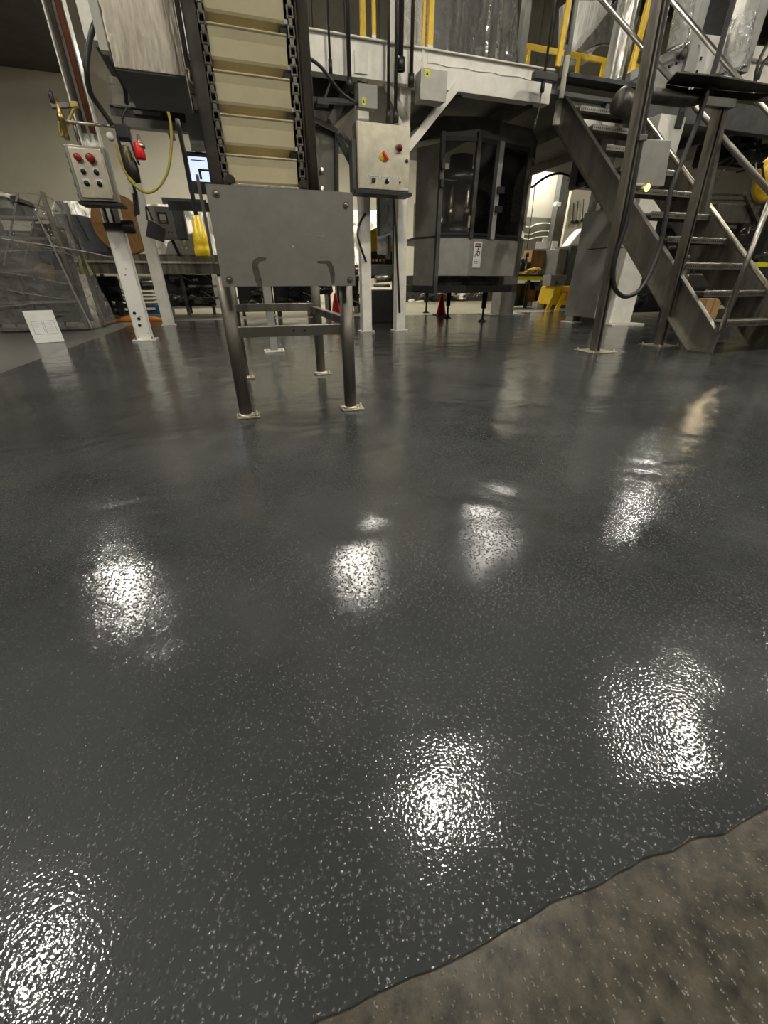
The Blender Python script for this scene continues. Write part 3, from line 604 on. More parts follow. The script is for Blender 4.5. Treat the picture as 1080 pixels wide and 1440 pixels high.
# steel guard box left of the elevator
g0 = AB(P(162, 97, -3.5)); g1 = AB(P(262, 108, -3.5))
t = thing('guard_box', 'brushed steel guard box high on the left of the elevator', 'guard', W(g0[0], -3.5, 1.37))
MB().box(g0[0], g1[0], -3.5, -3.06, 1.372, 2.1).build('cover', 'steel_bright', t, .003)
MB().box(g0[0]+.002, g1[0]-.002, -3.498, -3.062, 1.366, 1.371).build('underside', 'dark_grey', t)
MB().box(g0[0]-.04, g0[0]-.008, -3.49, -3.45, 1.42, 2.1).build('edge_strip', 'white', t, .002)
MB().box(g1[0]+.003, g1[0]+.022, -3.5, -3.47, 1.32, 2.1).build('edge_strip', 'steel_dark', t, .002)
MB().tube([P(262, 97, -3.52), P(266, 99, -3.52), P(267, 112, -3.52), P(272, 118, -3.52)], .004, 6).build('latch', 'steel_bright', t)
# hanging pendant
pz = P(280, 308, -2.9); pq = AB(pz)
t = thing('pendant', 'yellow hanging pendant plug on a black cord left of the steel panel', 'pendant', pz-Z*.25)
zt_ = P(275, 303, -2.9).z; zb_ = P(284, 361, -2.9).z; hh = zt_-zb_
c = W(AB(P(281, 330, -2.9))[0], -2.9, zb_)
MB().lathe(c, [(.0, 0), (.044, .0), (.047, .006), (.047, hh*.2), (.042, hh*.24), (.042, hh*.3), (.040, hh*.60), (.034, hh*.62), (.032, hh*.86), (.018, hh*.90), (.016, hh), (.0, hh)]).build('plug_body', 'yellow_bright', t)
cord = P(248, 140, -2.9)
MB().tube([c+Z*hh, c+Z*(hh+.15), W(AB(c)[0]-.005, -2.9, 1.38)], .012, 8).build('cord', 'rubber', t)
# ------------------------------------------------------------------ chute and angle frame below the platform, right of elevator
t = thing('chute_frame', 'dark angle-iron chute frame between elevator and control box', 'frame', P(472, 280, -.02))
MB().bar(P(439, 168, -.02), P(475, 186, -.02), .05).build('upper_bar', 'steel_dark', t, .003)
MB().bar(P(473, 186, -.02), P(474, 285, -.02), .04).build('upright', 'black', t, .003)
MB().bar(P(474, 190, -.02), P(512, 262, -.02), .06).build('diagonal_bar', 'black', t, .003)
MB().bar(P(480, 186, .04), P(512, 232, .04), .04).build('diagonal_bar', 'steel_dark', t, .003)
MB().prism([P(442, 176, .04), P(473, 188, .04), P(474, 275, .04), P(447, 275, .04)], V*.03).build('side_sheet', 'corrug', t)
MB().bar(P(439, 168, -.02), P(439, 168, -.02)+Z*.35, .05).build('hanger', 'steel_dark', t)
t = thing('hopper', 'large dull steel hopper under the platform behind the chute frame', 'hopper', P(470, 150, .5))
MB().prism([P(436, 108, .45), P(505, 112, .45), P(500, 150, .45), P(470, 175, .45), P(437, 168, .45)], V*.7).build('body', 'corrug', t, .01)
MB().bar(P(492, 118, .42), P(466, 172, .42), .10, .04).build('stiffener', 'grey_paint', t, .004)
# ------------------------------------------------------------------ glazed filling machine
t = fm = thing('filling_machine', 'glazed filling machine with steel base cabinet and warning sticker', 'machine', W(1.9, .5, 0))
Pq = [(1.07, .95), (1.29, .58), (1.76, .45), (2.74, .68), (3.16, 1.15), (3.1, 2.0), (2.2, 2.5), (1.2, 2.2)]
zc0, zc1 = .69, 1.17; zg = 2.30
def wall(m, i, j, z0, z1, th=.02, s=0, e=1, off=0):
    p = Vector(Pq[i]); q = Vector(Pq[j]); d = q-p; n = Vector((-d.y, d.x)).normalized()
    A_ = p+d*s-n*off; B_ = p+d*e-n*off; c = [A_, B_, B_+n*th, A_+n*th]
    return m.hexa([W(x.x, x.y, z0) for x in c]+[W(x.x, x.y, z1) for x in c])
wall(MB(), 1, 2, zc0, zc1).build('base_panel', 'steel_plate', t, .004)
wall(MB(), 2, 3, zc0, zc1).build('base_panel', 'steel_plate', t, .004)
wall(wall(MB(), 3, 4, zc0, zc1), 4, 5, zc0, zc1).build('base_panel', 'steel_dirty', t, .004)
m = MB().prism([W(*p, .46) for p in Pq], Z*.10); m.build('base_frame', 'black', t)
MB().prism([W(1.9+(p[0]-1.9)*.8, 1.4+(p[1]-1.4)*.8, .56) for p in Pq], Z*.14).build('drive_housing', 'steel_dark', t)
MB().prism([W(*p, zc1) for p in Pq], Z*.035).build('table_edge', 'black', t, .004)
wall(wall(wall(wall(MB(), 0, 1, zg, zg+.2, .05), 1, 2, zg, zg+.2, .05), 2, 3, zg, zg+.2, .05), 3, 4, zg, zg+.2, .05).build('canopy', 'dark_grey', t)
for i, j in ((1, 2), (2, 3), (3, 4)):
    g = wall(MB(), i, j, zc1+.05, zg-.03, .008).build('glass_door', 'glass', t)
    d = .045
    wall(wall(wall(MB(), i, j, zc1+.035, zc1+.07, .03, off=.01), i, j, zg-.05, zg, .03, off=.01), i, j, zc1+.035, zg, .03, 0, .035 if i != 1 else .06, off=.01).build('door_frame', 'black', g, .003)
for i in (1, 2, 3):
    p = Pq[i]; MB().box(p[0]-.03, p[0]+.03, p[1]-.03, p[1]+.03, .45 if i == 1 else zc1, zg+.05).build('corner_post', 'steel_dark' if i != 1 else 'dark_grey', t, .004)
# mullion post between the doors at the right
s_ = .62; p = Vector(Pq[2]).lerp(Vector(Pq[3]), .42)
MB().box(p.x-.035, p.x+.035, p.y-.03, p.y+.02, zc1, zg).build('corner_post', 'grey_paint', t, .004)
MB().box(p.x-.09, p.x-.035, p.y-.03, p.y+.02, zc1, zg).build('corner_post', 'black', t, .004)
wall(MB(), 0, 1, .48, 2.24, .012).build('side_door', 'steel_plate', t)
p = Vector(Pq[1]).lerp(Vector(Pq[2]), .85)
MB().bar(W(p.x, p.y-.06, zc1+.12), W(p.x, p.y-.06, zc1+.26), .03).build('door_handle', 'steel_bright', t, .004)
for zz in (1.75, 1.95):
    MB().box(1.26, 1.31, .50, .56, zz, zz+.09).build('hinge', 'black', t, .004)
p = Vector(Pq[2]).lerp(Vector(Pq[3]), .42)
for zz in (1.72, 1.50): MB().box(p.x-.02, p.x+.09, p.y-.07, p.y-.02, zz, zz+.08).build('hinge', 'black', t, .004)
# carousel inside
MB().lathe(W(2.0, 1.4, 1.2), [(0, 0), (.62, 0), (.62, .18), (.55, .2), (.3, .26), (.3, .62), (.6, .66), (.62, .84), (.5, .86), (.18, .9), (.18, 1.1), (0, 1.1)], None, 40).build('carousel', 'steel', t)
for k in range(14):
    an = k*2*math.pi/14; x, y = 2.0+.56*math.cos(an), 1.4+.56*math.sin(an)
    MB().cyl(W(x, y, 1.38), W(x, y, 1.92), .035, 10).cyl(W(x, y, 1.48), W(x, y, 1.58), .05, 10).build('filling_valve', 'steel_bright', t)
MB().tube([W(1.4, 1.0, 1.95), W(1.7, .9, 1.9), W(2.2, .95, 1.98), W(2.6, 1.1, 1.9)], .02, 8).build('pipe', 'steel', t)
for x, y in (AB(G(599, 440))[:2], AB(G(629, 447))[:2], AB(G(678, 452))[:2]):
    MB().lathe(W(x, y, 0), [(0, 0), (.07, 0), (.075, .01), (.03, .03), (.018, .06), (.018, .2), (.04, .21), (.045, .46), (0, .46)]).build('foot', 'black', t)
# sticker on the right base panel
p = Vector(Pq[2]); q = Vector(Pq[3]); d = (q-p).normalized(); xd = (U*d.x+V*d.y).normalized(); nn = xd.cross(Z)
def sp_(u, z, o=.0): return W(p.x+d.x*u, p.y+d.y*u, z)+nn*(.012+o)
s0, s1, y0, y1 = .075, .235, .80, 1.13
st = MB().prism([sp_(s0, y0), sp_(s1, y0), sp_(s1, y1), sp_(s0, y1)], nn*.002).build('warning_sticker', 'white_card', t)
MB().prism([sp_(s0+.018, y1-.065, .003), sp_(s1-.018, y1-.065, .003), sp_(s1-.018, y1-.018, .003), sp_(s0+.018, y1-.018, .003)], nn*.001).build('header_bar', 'red_dark', st)
text('header_text', 'WARNING', sp_((s0+s1)/2, y1-.041, .0045), .030, 'white_card', st, xd)
cx, cz_ = (s0+s1)/2, (y0+y1)/2+.03
def strokes(pp, w_):
    m_ = MB(); m_.tube([sp_(cx+u, cz_+v, .003) for u, v in pp], w_, 6, False); return m_
m = MB()
for pp in ([(-.045, -.055), (-.04, -.02), (-.01, -.015), (.01, -.045)], [(-.01, -.015), (.0, .03), (.02, .05)], [(-.03, .045), (-.03, .01), (-.0, .012)], [(.0, .02), (.03, .0)]):
    m.tube([sp_(cx+u, cz_+v, .003) for u, v in pp], .006, 6, False)
m.tube([sp_(cx+.022+.024*math.cos(k*math.pi/8), cz_-.008+.028*math.sin(k*math.pi/8), .003) for k in range(17)], .004, 6, False)
m.cyl(sp_(cx+.006, cz_+.052, .001), sp_(cx+.006, cz_+.052, .005), .011, 12); m.build('pictogram', 'ink', st)
m = MB()
for k, l in enumerate((.07, .085, .08)): m.prism([sp_(s0+.02, y0+.10-.022*k, .003), sp_(s0+.02+l, y0+.10-.022*k, .003), sp_(s0+.02+l, y0+.106-.022*k, .003), sp_(s0+.02, y0+.106-.022*k, .003)], nn*.001)
m.build('text_lines', 'ink', st)
# ------------------------------------------------------------------ steel stairs
t = thing('staircase', 'steel stairs with grip treads rising to the platform', 'stairs', W(3.2, -1.4, 0))
SA, SB = 2.75, 3.66
def stringer(a, zo, name='stringer'):
    top = [(-2.93, .19), (.20, 2.80), (.20, 2.44), (-2.69, .0), (-2.93, .0)]
    m = MB(); s = 1 if a < 3 else -1
    m.prism([W(a, b, z+zo*(1 if z > .1 and i < 2 else 0)) for i, (b, z) in enumerate(top)], U*.008*s)
    o = m.build(name, 'steel_dirty' if a > 3 else 'steel_stair', t, .001)
    dz = Vector((0, 3.13, 2.61)).normalized()
    MB().bar(W(a-.03*s+.004*s, -2.93, .195+zo), W(a-.03*s+.004*s, .20, 2.805+zo), .06, .010, up=Z).build('flange', 'steel', o)
    MB().bar(W(a-.03*s+.004*s, -2.69, .005), W(a-.03*s+.004*s, .20, 2.44), .06, .010, up=Z).build('flange', 'steel', o)
    MB().box(a-.055*s if s > 0 else a, a+.0 if s > 0 else a+.055, -2.95, -2.66, 0, .012).build('foot', 'steel', o)
    return o
stringer(SA, 0); stringer(SB, .10)
MB().tube([W(SB-.01, -3.0, .27), W(SB-.01, .1, 2.86)], .022, 14, False).build('lower_rail', 'steel_bright', t)
for k in range(10):
    z = .29+k*.2475; b = -2.93+k*.30
    tr = MB().box(SA+.01, SB-.005, b, b+.24, z-.006, z).box(SA+.01, SB-.005, b-.004, b, z-.045, z).box(SA+.01, SB-.005, b+.236, b+.24, z-.045, z)
    o = tr.build('tread', 'steel_stair', t)
    m = MB()
    for i in range(30): a = SA+.03+(SB-SA-.06)*i/29; m.prism([W(a-.009, b-.0045, z-.022), W(a, b-.0045, z-.034), W(a+.009, b-.0045, z-.022), W(a, b-.0045, z-.012)], -V*.001)
    m.build('lip_dimples', 'black', o)
    m = MB(); n = 36
    for i in range(n):
        a = SA+.03+(SB-SA-.06)*i/(n-1); m.prism([W(a-.010, b-.002, z), W(a+.010, b-.002, z), W(a, b-.002, z+.012)], V*.02)
    m.build('grip_teeth', 'steel', o)
# handrails
def rail(a, p0, p1, posts, name='handrail'):
    MB().tube([W(a, *p0), W(a, *p1)], .024, 14, False).build(name, 'steel', t)
    for b, z0, z1 in posts: MB().tube([W(a, b, z0), W(a, b, z1)], .023, 14, False).build('rail_post', 'steel', t)
q0 = PA(1074, 260, SA); q1 = PA(846, 0, SA); A0_, A1_ = AB(q0), AB(q1); k = (A1_[2]-A0_[2])/(A1_[1]-A0_[1])
rail(SA, (-2.93, A0_[2]+k*(-2.93-A0_[1])), (.3, A0_[2]+k*(.3-A0_[1])), [(-2.93, .19, 1.27), (.22, 2.7, A0_[2]+k*(.22-A0_[1]))])
q0 = AB(PA(1080, 159, SB)); q1 = AB(PA(986, 49, SB)); k = (q1[2]-q0[2])/(q1[1]-q0[1])
rail(SB, (-2.93, q0[2]+k*(-2.93-q0[1])), (.2, q0[2]+k*(.2-q0[1])), [(-2.93, .25, q0[2]+k*(-2.93-q0[1])), (.15, 2.7, q0[2]+k*(.15-q0[1]))])
# ------------------------------------------------------------------ strut posts with tray and bracket
def strut(foot, top, label, wd=.05, double=False):
    t = thing('strut_post', label, 'post', foot)
    f0 = foot+Z*.01; o = U*.0
    m = MB()
    def c_(off, d=1):
        m.bar(f0+off, top+off, .062, .006, up=V); 
        m.bar(f0+off-U*.029+V*.02, top+off-U*.029+V*.02, .006, .04, up=V); m.bar(f0+off+U*.029+V*.02, top+off+U*.029+V*.02, .006, .04, up=V)
    c_(-V*.0)
    m.bar(f0-U*.018-V*.035, top-U*.018-V*.035, .018, .006, up=V); m.bar(f0+U*.022-V*.035, top+U*.022-V*.035, .012, .006, up=V)
    m.bar(f0-U*.029-V*.017, top-U*.029-V*.017, .006, .04, up=V); m.bar(f0+U*.029-V*.017, top+U*.029-V*.017, .006, .04, up=V)
    m.build('channel', 'steel_dirty', t)
    if double: MB().bar(f0+U*.075+V*.02+Z*1.2, top+U*.075+V*.02, .05, .05, up=V).build('channel', 'steel_dirty', t, .003)
    q = AB(foot); MB().box(q[0]-.15, q[0]+.15, q[1]-.15, q[1]+.13, 0, .008).build('base_plate', 'steel_bright', t, .002)
    for da, db in ((-.13, -.12), (.13, -.12), (.13, .1), (-.13, .1)): MB().cyl(W(q[0]+da, q[1]+db, .008), W(q[0]+da, q[1]+db, .03), .007, 8).cyl(W(q[0]+da, q[1]+db, .008), W(q[0]+da, q[1]+db, .018), .012, 6).build('anchor_bolt', 'steel_bright', t)
    return t
f1_ = G(836, 494); t1 = P(925, 10, AB(f1_)[1]); d = (t1-f1_).normalized(); t1 = f1_+d*((2.9)/d.z)
p1 = strut(f1_, t1, 'steel strut post on a square plate nearest the stair foot, box mounted on it')
f2_ = G(926, 486); t2 = P(1014, 142, AB(f2_)[1])
p2 = strut(f2_, t2, 'steel strut post just left of the stair foot, carrying the dark tray', double=True)
b2 = AB(f2_)[1]
# grey box on first post
bb = AB(f1_)[1]-.03
c = [P(x, y, bb) for x, y in ((904, 195), (945, 197), (934, 262), (892, 260))]
t = thing('junction_box', 'flat steel box with a glowing end cap fixed to the strut post', 'electrical box', c[3])
MB().prism(c, V*.10).build('body', 'steel_plate', t, .004)
MB().lathe(P(890, 262, bb+.03), [(.032, 0), (.030, .05), (.020, .10)], (U+V*-.2)).build('gland_nut', 'steel', t)
MB().lathe(P(909, 264, bb+.0), [(.026, 0), (.028, .012), (.020, .02), (0, .02)], (U+V*-.2)).build('glow_ring', 'led', t)
MB().bar(P(897, 194, bb), P(908, 194, bb), .04).build('clamp', 'steel_dirty', t, .005)
# black cable: down the first post, loop, up to the second
b1v = AB(f1_)[1]-.05
MB().tube([f1_.lerp(t1, 1.0)+U*.062-V*.02, f1_.lerp(t1, .6)+U*.058-V*.02, P(884, 300, b1v), P(866, 360, b1v), P(862, 388, b1v), P(866, 408, b1v), P(880, 417, b1v), P(900, 407, b1v), P(918, 375, b1v+.02), P(930, 340, b1v+.04), P(943, 270, b1v+.08), P(962, 220, b1v+.1), P(985, 160, b1v+.1), P(1012, 70, b1v+.1), P(1032, 0, b1v+.1), P(1040, -30, b1v+.1)], .0205, 12).build('power_cable', 'rubber', None, label='thick black cable looping between the two strut posts', cat='cable')
# tray
t = thing('cable_tray', 'dark sheet-metal tray held out at head height on the strut posts', 'tray', P(1000, 120, b2))
zt_ = 2.02
pts = [P(938, 118, b2+.05), P(953, 103, b2+.15), P(1085, 122, b2+.15), P(1130, 142, b2-.1), P(965, 127, b2-.0)]
zt_ = 2.06
def onz(px, py): return G(px, py, zt_)
pts = [onz(937, 118), onz(951, 103), onz(1010, 108), onz(1090, 122), onz(1090, 132), onz(1050, 130), onz(960, 122)]
MB().prism(pts, Z*.012).build('sheet', 'steel_dark', t, .002)
MB().prism([onz(937, 118), onz(960, 122), onz(1050, 130), onz(1090, 132), onz(1090, 133.5), onz(1050, 131.5), onz(960, 123.5), onz(937, 119.5)], -Z*.05).build('front_lip', 'steel_dark', t, .002)
MB().bar(P(988, 143, b2-.03), P(1030, 147, b2-.03), .06).build('head_bracket', 'steel', t, .004)
for px in (970, 974): MB().cyl(P(px, 124, b2-.2), P(px, 124, b2-.205), .008, 8).build('hole', 'white_card', t)
t = thing('pipe_bracket', 'grimy horizontal pipe clamped between the strut post and stair head', 'pipe', P(940, 138, b2))
MB().tube([P(908, 133, b2+.03), P(965, 140, b2+.03), P(992, 133, b2+.03), P(1000, 122, b2+.02)], .05, 14).build('pipe', 'steel_dark', t)
t = thing('motor', 'dirty steel motor housing at the head of the stairs behind the post', 'motor', P(880, 145, -.6))
MB().lathe(P(868, 140, -.6), [(0, 0), (.10, 0), (.13, .03), (.13, .30), (.10, .34), (0, .34)], U+Z*-.2).build('housing', 'steel_dark', t)
MB().bar(P(877, 158, -.55), P(900, 148, -.55), .12).build('mount', 'steel_dirty', t, .01)
# ------------------------------------------------------------------ things standing on the platform
def pbx(name, mat, parent, x0, y0, x1, y1, b, d, bev=.006, **k):
    a0, a1, z0, z1 = rect(x0, y0, x1, y1, b); return MB().box(a0, a1, b, b+d, z0, z1).build(name, mat, parent, bev, **k)
DZ = 2.85
# wrapped machine on the platform, centre
a0 = AB(P(600, 85, .5))[0]; a1 = AB(P(726, 86, .5))[0]
t = thing('wrapped_machine', 'machine wrapped in clear film standing on the platform centre', 'machine', W((a0+a1)/2, .7, 2.70))
MB().box(a0+.1, a1-.08, .55, 1.3, 2.70, 3.02).build('lower_body', 'grey_paint', t, .01)
MB().box(a0+.02, a1-.3, .8, 1.2, 3.02, 4.2).build('dark_recess', 'black', t, .01)  # tower and pipes blackened to stand for the dark recess
for k in range(5):
    x = a0+.5+.17*k; MB().cyl(W(x, .75, 3.02), W(x+.05*math.sin(k), .75, 4.2), .05, 12).build('pipe', 'black' if k % 2 else 'steel_dark', t)
MB().box(a1-.42, a1-.1, .52, .56, 2.86, 2.97).build('name_plate', 'card', t)
m = MB().sheet(W(a0-.05, .45, 2.74), W(a1, .45, 2.74), W(a1-.22, .50, 4.3), W(a0+.05, .5, 4.3), 46, 46, .06, 4, 3, -V, 7)
m.sheet(W(a1, .45, 2.74), W(a1+.02, 1.4, 2.74), W(a1-.2, 1.4, 4.3), W(a1-.22, .5, 4.3), 14, 30, .06, 4, 5, U, 2); m.build('film', 'film', t, keep=True)
# pale drape left
t = thing('draped_column', 'column wrapped in white plastic behind the black conduits', 'column', P(575, 70, .5))
p = AB(P(577, 90, .5)); MB().box(p[0]-.16, p[0]+.14, .5, .8, 2.70, 4.3).build('core', 'white', t)
MB().sheet(W(p[0]-.2, .45, 2.70), W(p[0]+.2, .45, 2.70), W(p[0]+.14, .45, 4.3), W(p[0]-.2, .45, 4.3), 18, 40, .05, 5, 8, -V, 4).build('wrap', 'bag', t, keep=True)
# panels behind between rails
m = MB()
for k in range(20): m.box(.5+k*.42, .90+k*.42, 8.88, 9.0, 3.9, 7.6)
struct('trim_5', m, 'clad')
# grey support at upper right and foil duct
t = thing('wrapped_column', 'white film-wrapped column at the head of the stairs', 'column', W(3.93, .6, DZ))
p = AB(P(866, 112, .55)); MB().box(p[0]-.09, p[0]+.07, .56, .72, 2.80, 4.3).build('core', 'foil', t, .02)
MB().box(p[0]+.10, p[0]+.15, .56, .66, 2.70, 4.3).build('sleeve', 'white', t, .006)
t = thing('foil_duct', 'silver foil duct panels hanging above the rear yellow rail', 'duct', P(810, 80, 2.6))
MB().prism([P(800, 0, 2.6), P(862, 0, 2.6), P(840, 48, 2.6), P(832, 84, 2.6), P(797, 84, 2.6)], V*.25).build('duct_body', 'foil', t, .01)
MB().prism([P(868, 0, 2.4), P(868, 58, 2.4), P(840, 62, 2.4), P(800, 84, 2.4), P(838, 40, 2.4)], V*.05).build('duct_dark_panel', 'steel_dark', t)  # plain dark steel panel in front of the duct body
MB().bar(P(812, 84, 2.5), P(845, 58, 2.5), .09).bar(P(845, 58, 2.5), P(870, 60, 2.5), .09).build('support_arm', 'steel', t, .004)
t = thing('grey_upright', 'pale grey metal upright above the platform right of the wrapped machine', 'post', P(745, 80, .9))
p = AB(P(738, 90, .9)); MB().box(p[0]-.10, p[0]+.0, .9, 1.0, 2.70, 4.4).build('post', 'grey_paint', t, .004)
# beige sloping machine housing
t = thing('sloping_housing', 'beige machine housing with sloping top beyond the strut post', 'machine', P(915, 120, .1))
MB().prism([P(884, 138, .1), P(887, 100, .1), P(962, 62, .1), P(985, 66, .1), P(972, 128, .1), P(900, 150, .1)], V*.5).build('body', 'grey_paint', t, .01)
MB().prism([P(880, 117, .08), P(920, 95, .08), P(984, 62, .08), P(984, 66, .08), P(920, 99, .08), P(880, 121, .08)], V*.02).build('seam', 'dark_grey', t)
for x, y in ((941, 94), (951, 89)): MB().bar(P(x, y, .08), P(x+4, y-3, .08), .03).build('slot', 'black', t)
MB().lathe(P(961, 75, .06), [(.05, 0), (.06, .01), (.05, .02), (.03, .02)], -V).build('port', 'black', t)
# white panels
t = thing('white_enclosure', 'bright white enclosure with small slots above the dark tray', 'cabinet', P(1000, 100, .3))
MB().prism([P(975, 100, .3), P(987, 47, .3), P(1030, 52, .3), P(1045, 110, .3), P(975, 110, .3)], V*.5).build('body', 'white_card', t, .01)
for x, y in ((977, 84), (985, 85), (972, 103), (979, 104)): MB().bar(P(x, y, .28), P(x+1.5, y-5, .28), .02).build('slot', 'ink', t)
MB().prism([P(1052, 62, .3), P(1090, 66, .3), P(1090, 125, .3), P(1045, 118, .3)], V*.4).build('side_door', 'board', t, .01)
MB().bar(P(1050, 84, .28), P(1090, 88, .28), .03).build('door_seam', 'steel', t)
MB().box(*[AB(P(988, 2, .9))[0], AB(P(1028, 2, .9))[0]], .9, 1.2, 3.2, 4.3).build('dark_gap_block', 'black', t)  # black block stands in for the dark gap between the uprights
def bagtube(x0, y0, x1, y1, r0, r1, b, label):
    t = thing('plastic_bag_tube', label, 'bag', P(x1, y1, b)); A_ = P(x0, y0, b); B_ = P(x1, y1, b)
    m = MB(); n = 28; rings = []; ax = (B_-A_).normalized(); ref = ax.orthogonal().normalized(); e = ax.cross(ref)
    for j in range(24):
        u = j/23; c = A_.lerp(B_, u); r = r0+(r1-r0)*u; row = []
        for k in range(n):
            an = k*2*math.pi/n; rr = r*(1+.10*noise.noise(Vector((math.cos(an)*2, math.sin(an)*2, u*2))))
            row.append(m.bm.verts.new(c+(ref*math.cos(an)+e*math.sin(an))*rr))
        rings.append(row)
    for P_, Q_ in zip(rings, rings[1:]):
        for k in range(n): fc = m.bm.faces.new([P_[k], P_[(k+1) % n], Q_[(k+1) % n], Q_[k]]); fc.smooth = True
    m.build('film', 'bag', t)
    MB().tube([B_+(ref*math.cos(k*math.pi/8)+e*math.sin(k*math.pi/8))*r1 for k in range(17)], .006, 6, False).build('hem', 'bag', t)
bagtube(966, -12, 953, 66, .11, .12, .0, 'clear plastic bag tube hanging above the sloping housing')
bagtube(1046, 20, 1030, 99, .11, .13, -.9, 'clear plastic bag tube standing above the dark tray')
def gpost(px, py, b, w_, label, mat='grey_paint', z0=None):
    q = AB(P(px, py, b)); t = thing('grey_upright', label, 'post', P(px, py, b))
    MB().box(q[0]-w_/2, q[0]+w_/2, b, b+w_, z0 or q[2]-.4, 4.4).build('post', mat, t, .004)
gpost(983, 40, .05, .13, 'grey upright between the hanging bag and the white enclosure')
gpost(1065, 40, -.2, .16, 'wide grey upright at the top right behind the standing bag')
gpost(1046, 40, .1, .18, 'broad pale upright behind the standing plastic bag', 'white')
MB().tube([P(1080, 60, -.3), P(1068, 85, -.3), P(1062, 110, -.3), P(1064, 125, -.3)], .02, 8).tube([P(1085, 75, -.3), P(1072, 92, -.3), P(1066, 112, -.3)], .02, 8).build('cable_bundle', 'rubber', None, label='dark cable bundle at the right edge above the tray', cat='cable')
# ------------------------------------------------------------------ left: film-wrapped machine on the old concrete
fa = AB(G(132, 464)); 
t = thing('wrapped_machine', 'film-wrapped rack machine on the floor at the left edge', 'machine', W(fa[0]-.6, fa[1]+.3, 0))
a1 = fa[0]; b0 = fa[1]; ztp = 1.72
def fr(a, b): return (W(a, b, 0), W(a, b, ztp))
for a, b in ((a1-.10, b0+.1), (a1-1.5, b0+.1), (a1-.1, b0+1.0), (a1-1.5, b0+1.0)): MB().bar(W(a, b, .0), W(a, b, ztp-.1), .05, .05, up=V).build('upright', 'steel_dirty', t, .003)
for z in (.35, .72, 1.10, 1.32):
    MB().box(a1-1.5, a1-.1, b0+.08, b0+.12, z, z+.035).build('cross_rail', 'steel', t, .003)
MB().box(a1-1.3, a1-.45, b0+.3, b0+.8, .72, 1.0).build('housing', 'dark_grey', t, .01)
MB().box(a1-1.3, a1-.9, b0+.3, b0+.8, 1.05, 1.35).build('housing', 'black', t, .01)
MB().lathe(W(a1-.50, b0+.35, .98), [(0, 0), (.12, 0), (.15, .08), (.12, .16), (.15, .2), (.0, .22)]).build('paper_roll', 'card', t)
MB().lathe(W(a1-.45, b0+.3, .62), [(0, 0), (.10, 0), (.12, .10), (.10, .2), (0, .22)]).build('paper_roll', 'card', t)
MB().box(a1-1.2, a1-.3, b0+.25, b0+.8, .10, .35).build('drive_box', 'steel_dark', t, .01)
MB().box(a1-.9, a1-.55, b0+.25, b0+.5, 1.45, 1.62).build('head', 'white', t, .02)
MB().box(a1-1.42, a1-.45, b0+.35, b0+.8, 1.36, 1.60).build('housing', 'black', t, .02)  # black boxes here and below added to darken the wrapped interior
MB().box(a1-.70, a1-.20, b0+.2, b0+.8, .10, .60).build('housing', 'black', t, .02)
MB().box(a1-1.45, a1-.2, b0+.85, b0+.9, .05, 1.25).build('dark_backing', 'dark_grey', t)  # dark sheet added behind to keep the inside of the wrap dark
MB().box(a1-1.4, a1-.75, b0+.2, b0+.7, .38, .70).build('housing', 'steel_dark', t, .01)
MB().box(a1-.42, a1-.16, b0+.3, b0+.8, 1.05, 1.30).build('housing', 'black', t, .02)
for k in range(6): MB().tube([W(a1-1.4+.2*k, b0+.2, .05), W(a1-1.3+.2*k, b0+.25, .4+.1*(k % 3)), W(a1-1.2+.15*k, b0+.3, .7)], .012, 6).build('cable', 'rubber', t)
for k in range(5): MB().bar(W(a1-1.5+.22*k, b0+.14, .8), W(a1-1.1+.24*k, b0+.14, 1.6), .02).build('tie_rod', 'steel', t)
m = MB()
m.sheet(W(a1-1.9, b0, .02), W(a1-.02, b0-.02, .02), W(a1-.28, b0+.1, 1.45), W(a1-1.6, b0+.05, 1.75), 60, 60, .05, 3.5, 1, -V, 5)
m.sheet(W(a1-.02, b0-.02, .02), W(a1+.05, b0+1.2, .02), W(a1-.15, b0+1.1, 1.5), W(a1-.28, b0+.1, 1.45), 24, 60, .05, 3.5, 2, U, 3)
m.sheet(W(a1-1.6, b0+.05, 1.75), W(a1-.28, b0+.1, 1.45), W(a1-.15, b0+1.1, 1.5), W(a1-1.5, b0+1.1, 1.72), 40, 24, .05, 3.5, 4, Z, 3)
m.build('film', 'film', t, keep=True)
for k in range(7):
    z = .25+.2*k
    MB().tube([W(a1-1.8, b0-.02, z+.2*math.sin(k*1.7)), W(a1-.9, b0-.05, z+.08), W(a1-.1, b0-.05, z+.12*math.cos(k*2.1)), W(a1+.05, b0+.2, z)], .004, 6).build('film_strand', 'bag', t)
# twisted film rope at the corner
MB().tube([W(a1-.22, b0-.02, 1.42), W(a1-.14, b0-.03, .95), W(a1-.08, b0-.05, .5), W(a1-.0, b0-.05, .03)], [.016]*19, 10).build('film_rope', 'bag', t)
MB().tube([P(158, 362, -.1), P(110, 352, -.15), P(80, 347, -.2), P(0, 335, -.3)], .006, 6).build('film_strand', 'bag', t)
# loose film on floor
c = G(25, 455); ca = AB(c)
m = MB()
for j in range(3):
    m.sheet(W(ca[0]-.5+.3*j, ca[1]-.1, .01), W(ca[0]+.2+.3*j, ca[1]-.12, .01), W(ca[0]+.2+.3*j, ca[1]+.3, .10), W(ca[0]-.5+.3*j, ca[1]+.3, .10), 20, 10, .05, 9, j, Z, 3)
m.build('film_scrap', 'bag', None, label='crumpled clear film lying on the floor at the far left', cat='plastic film', keep=True)
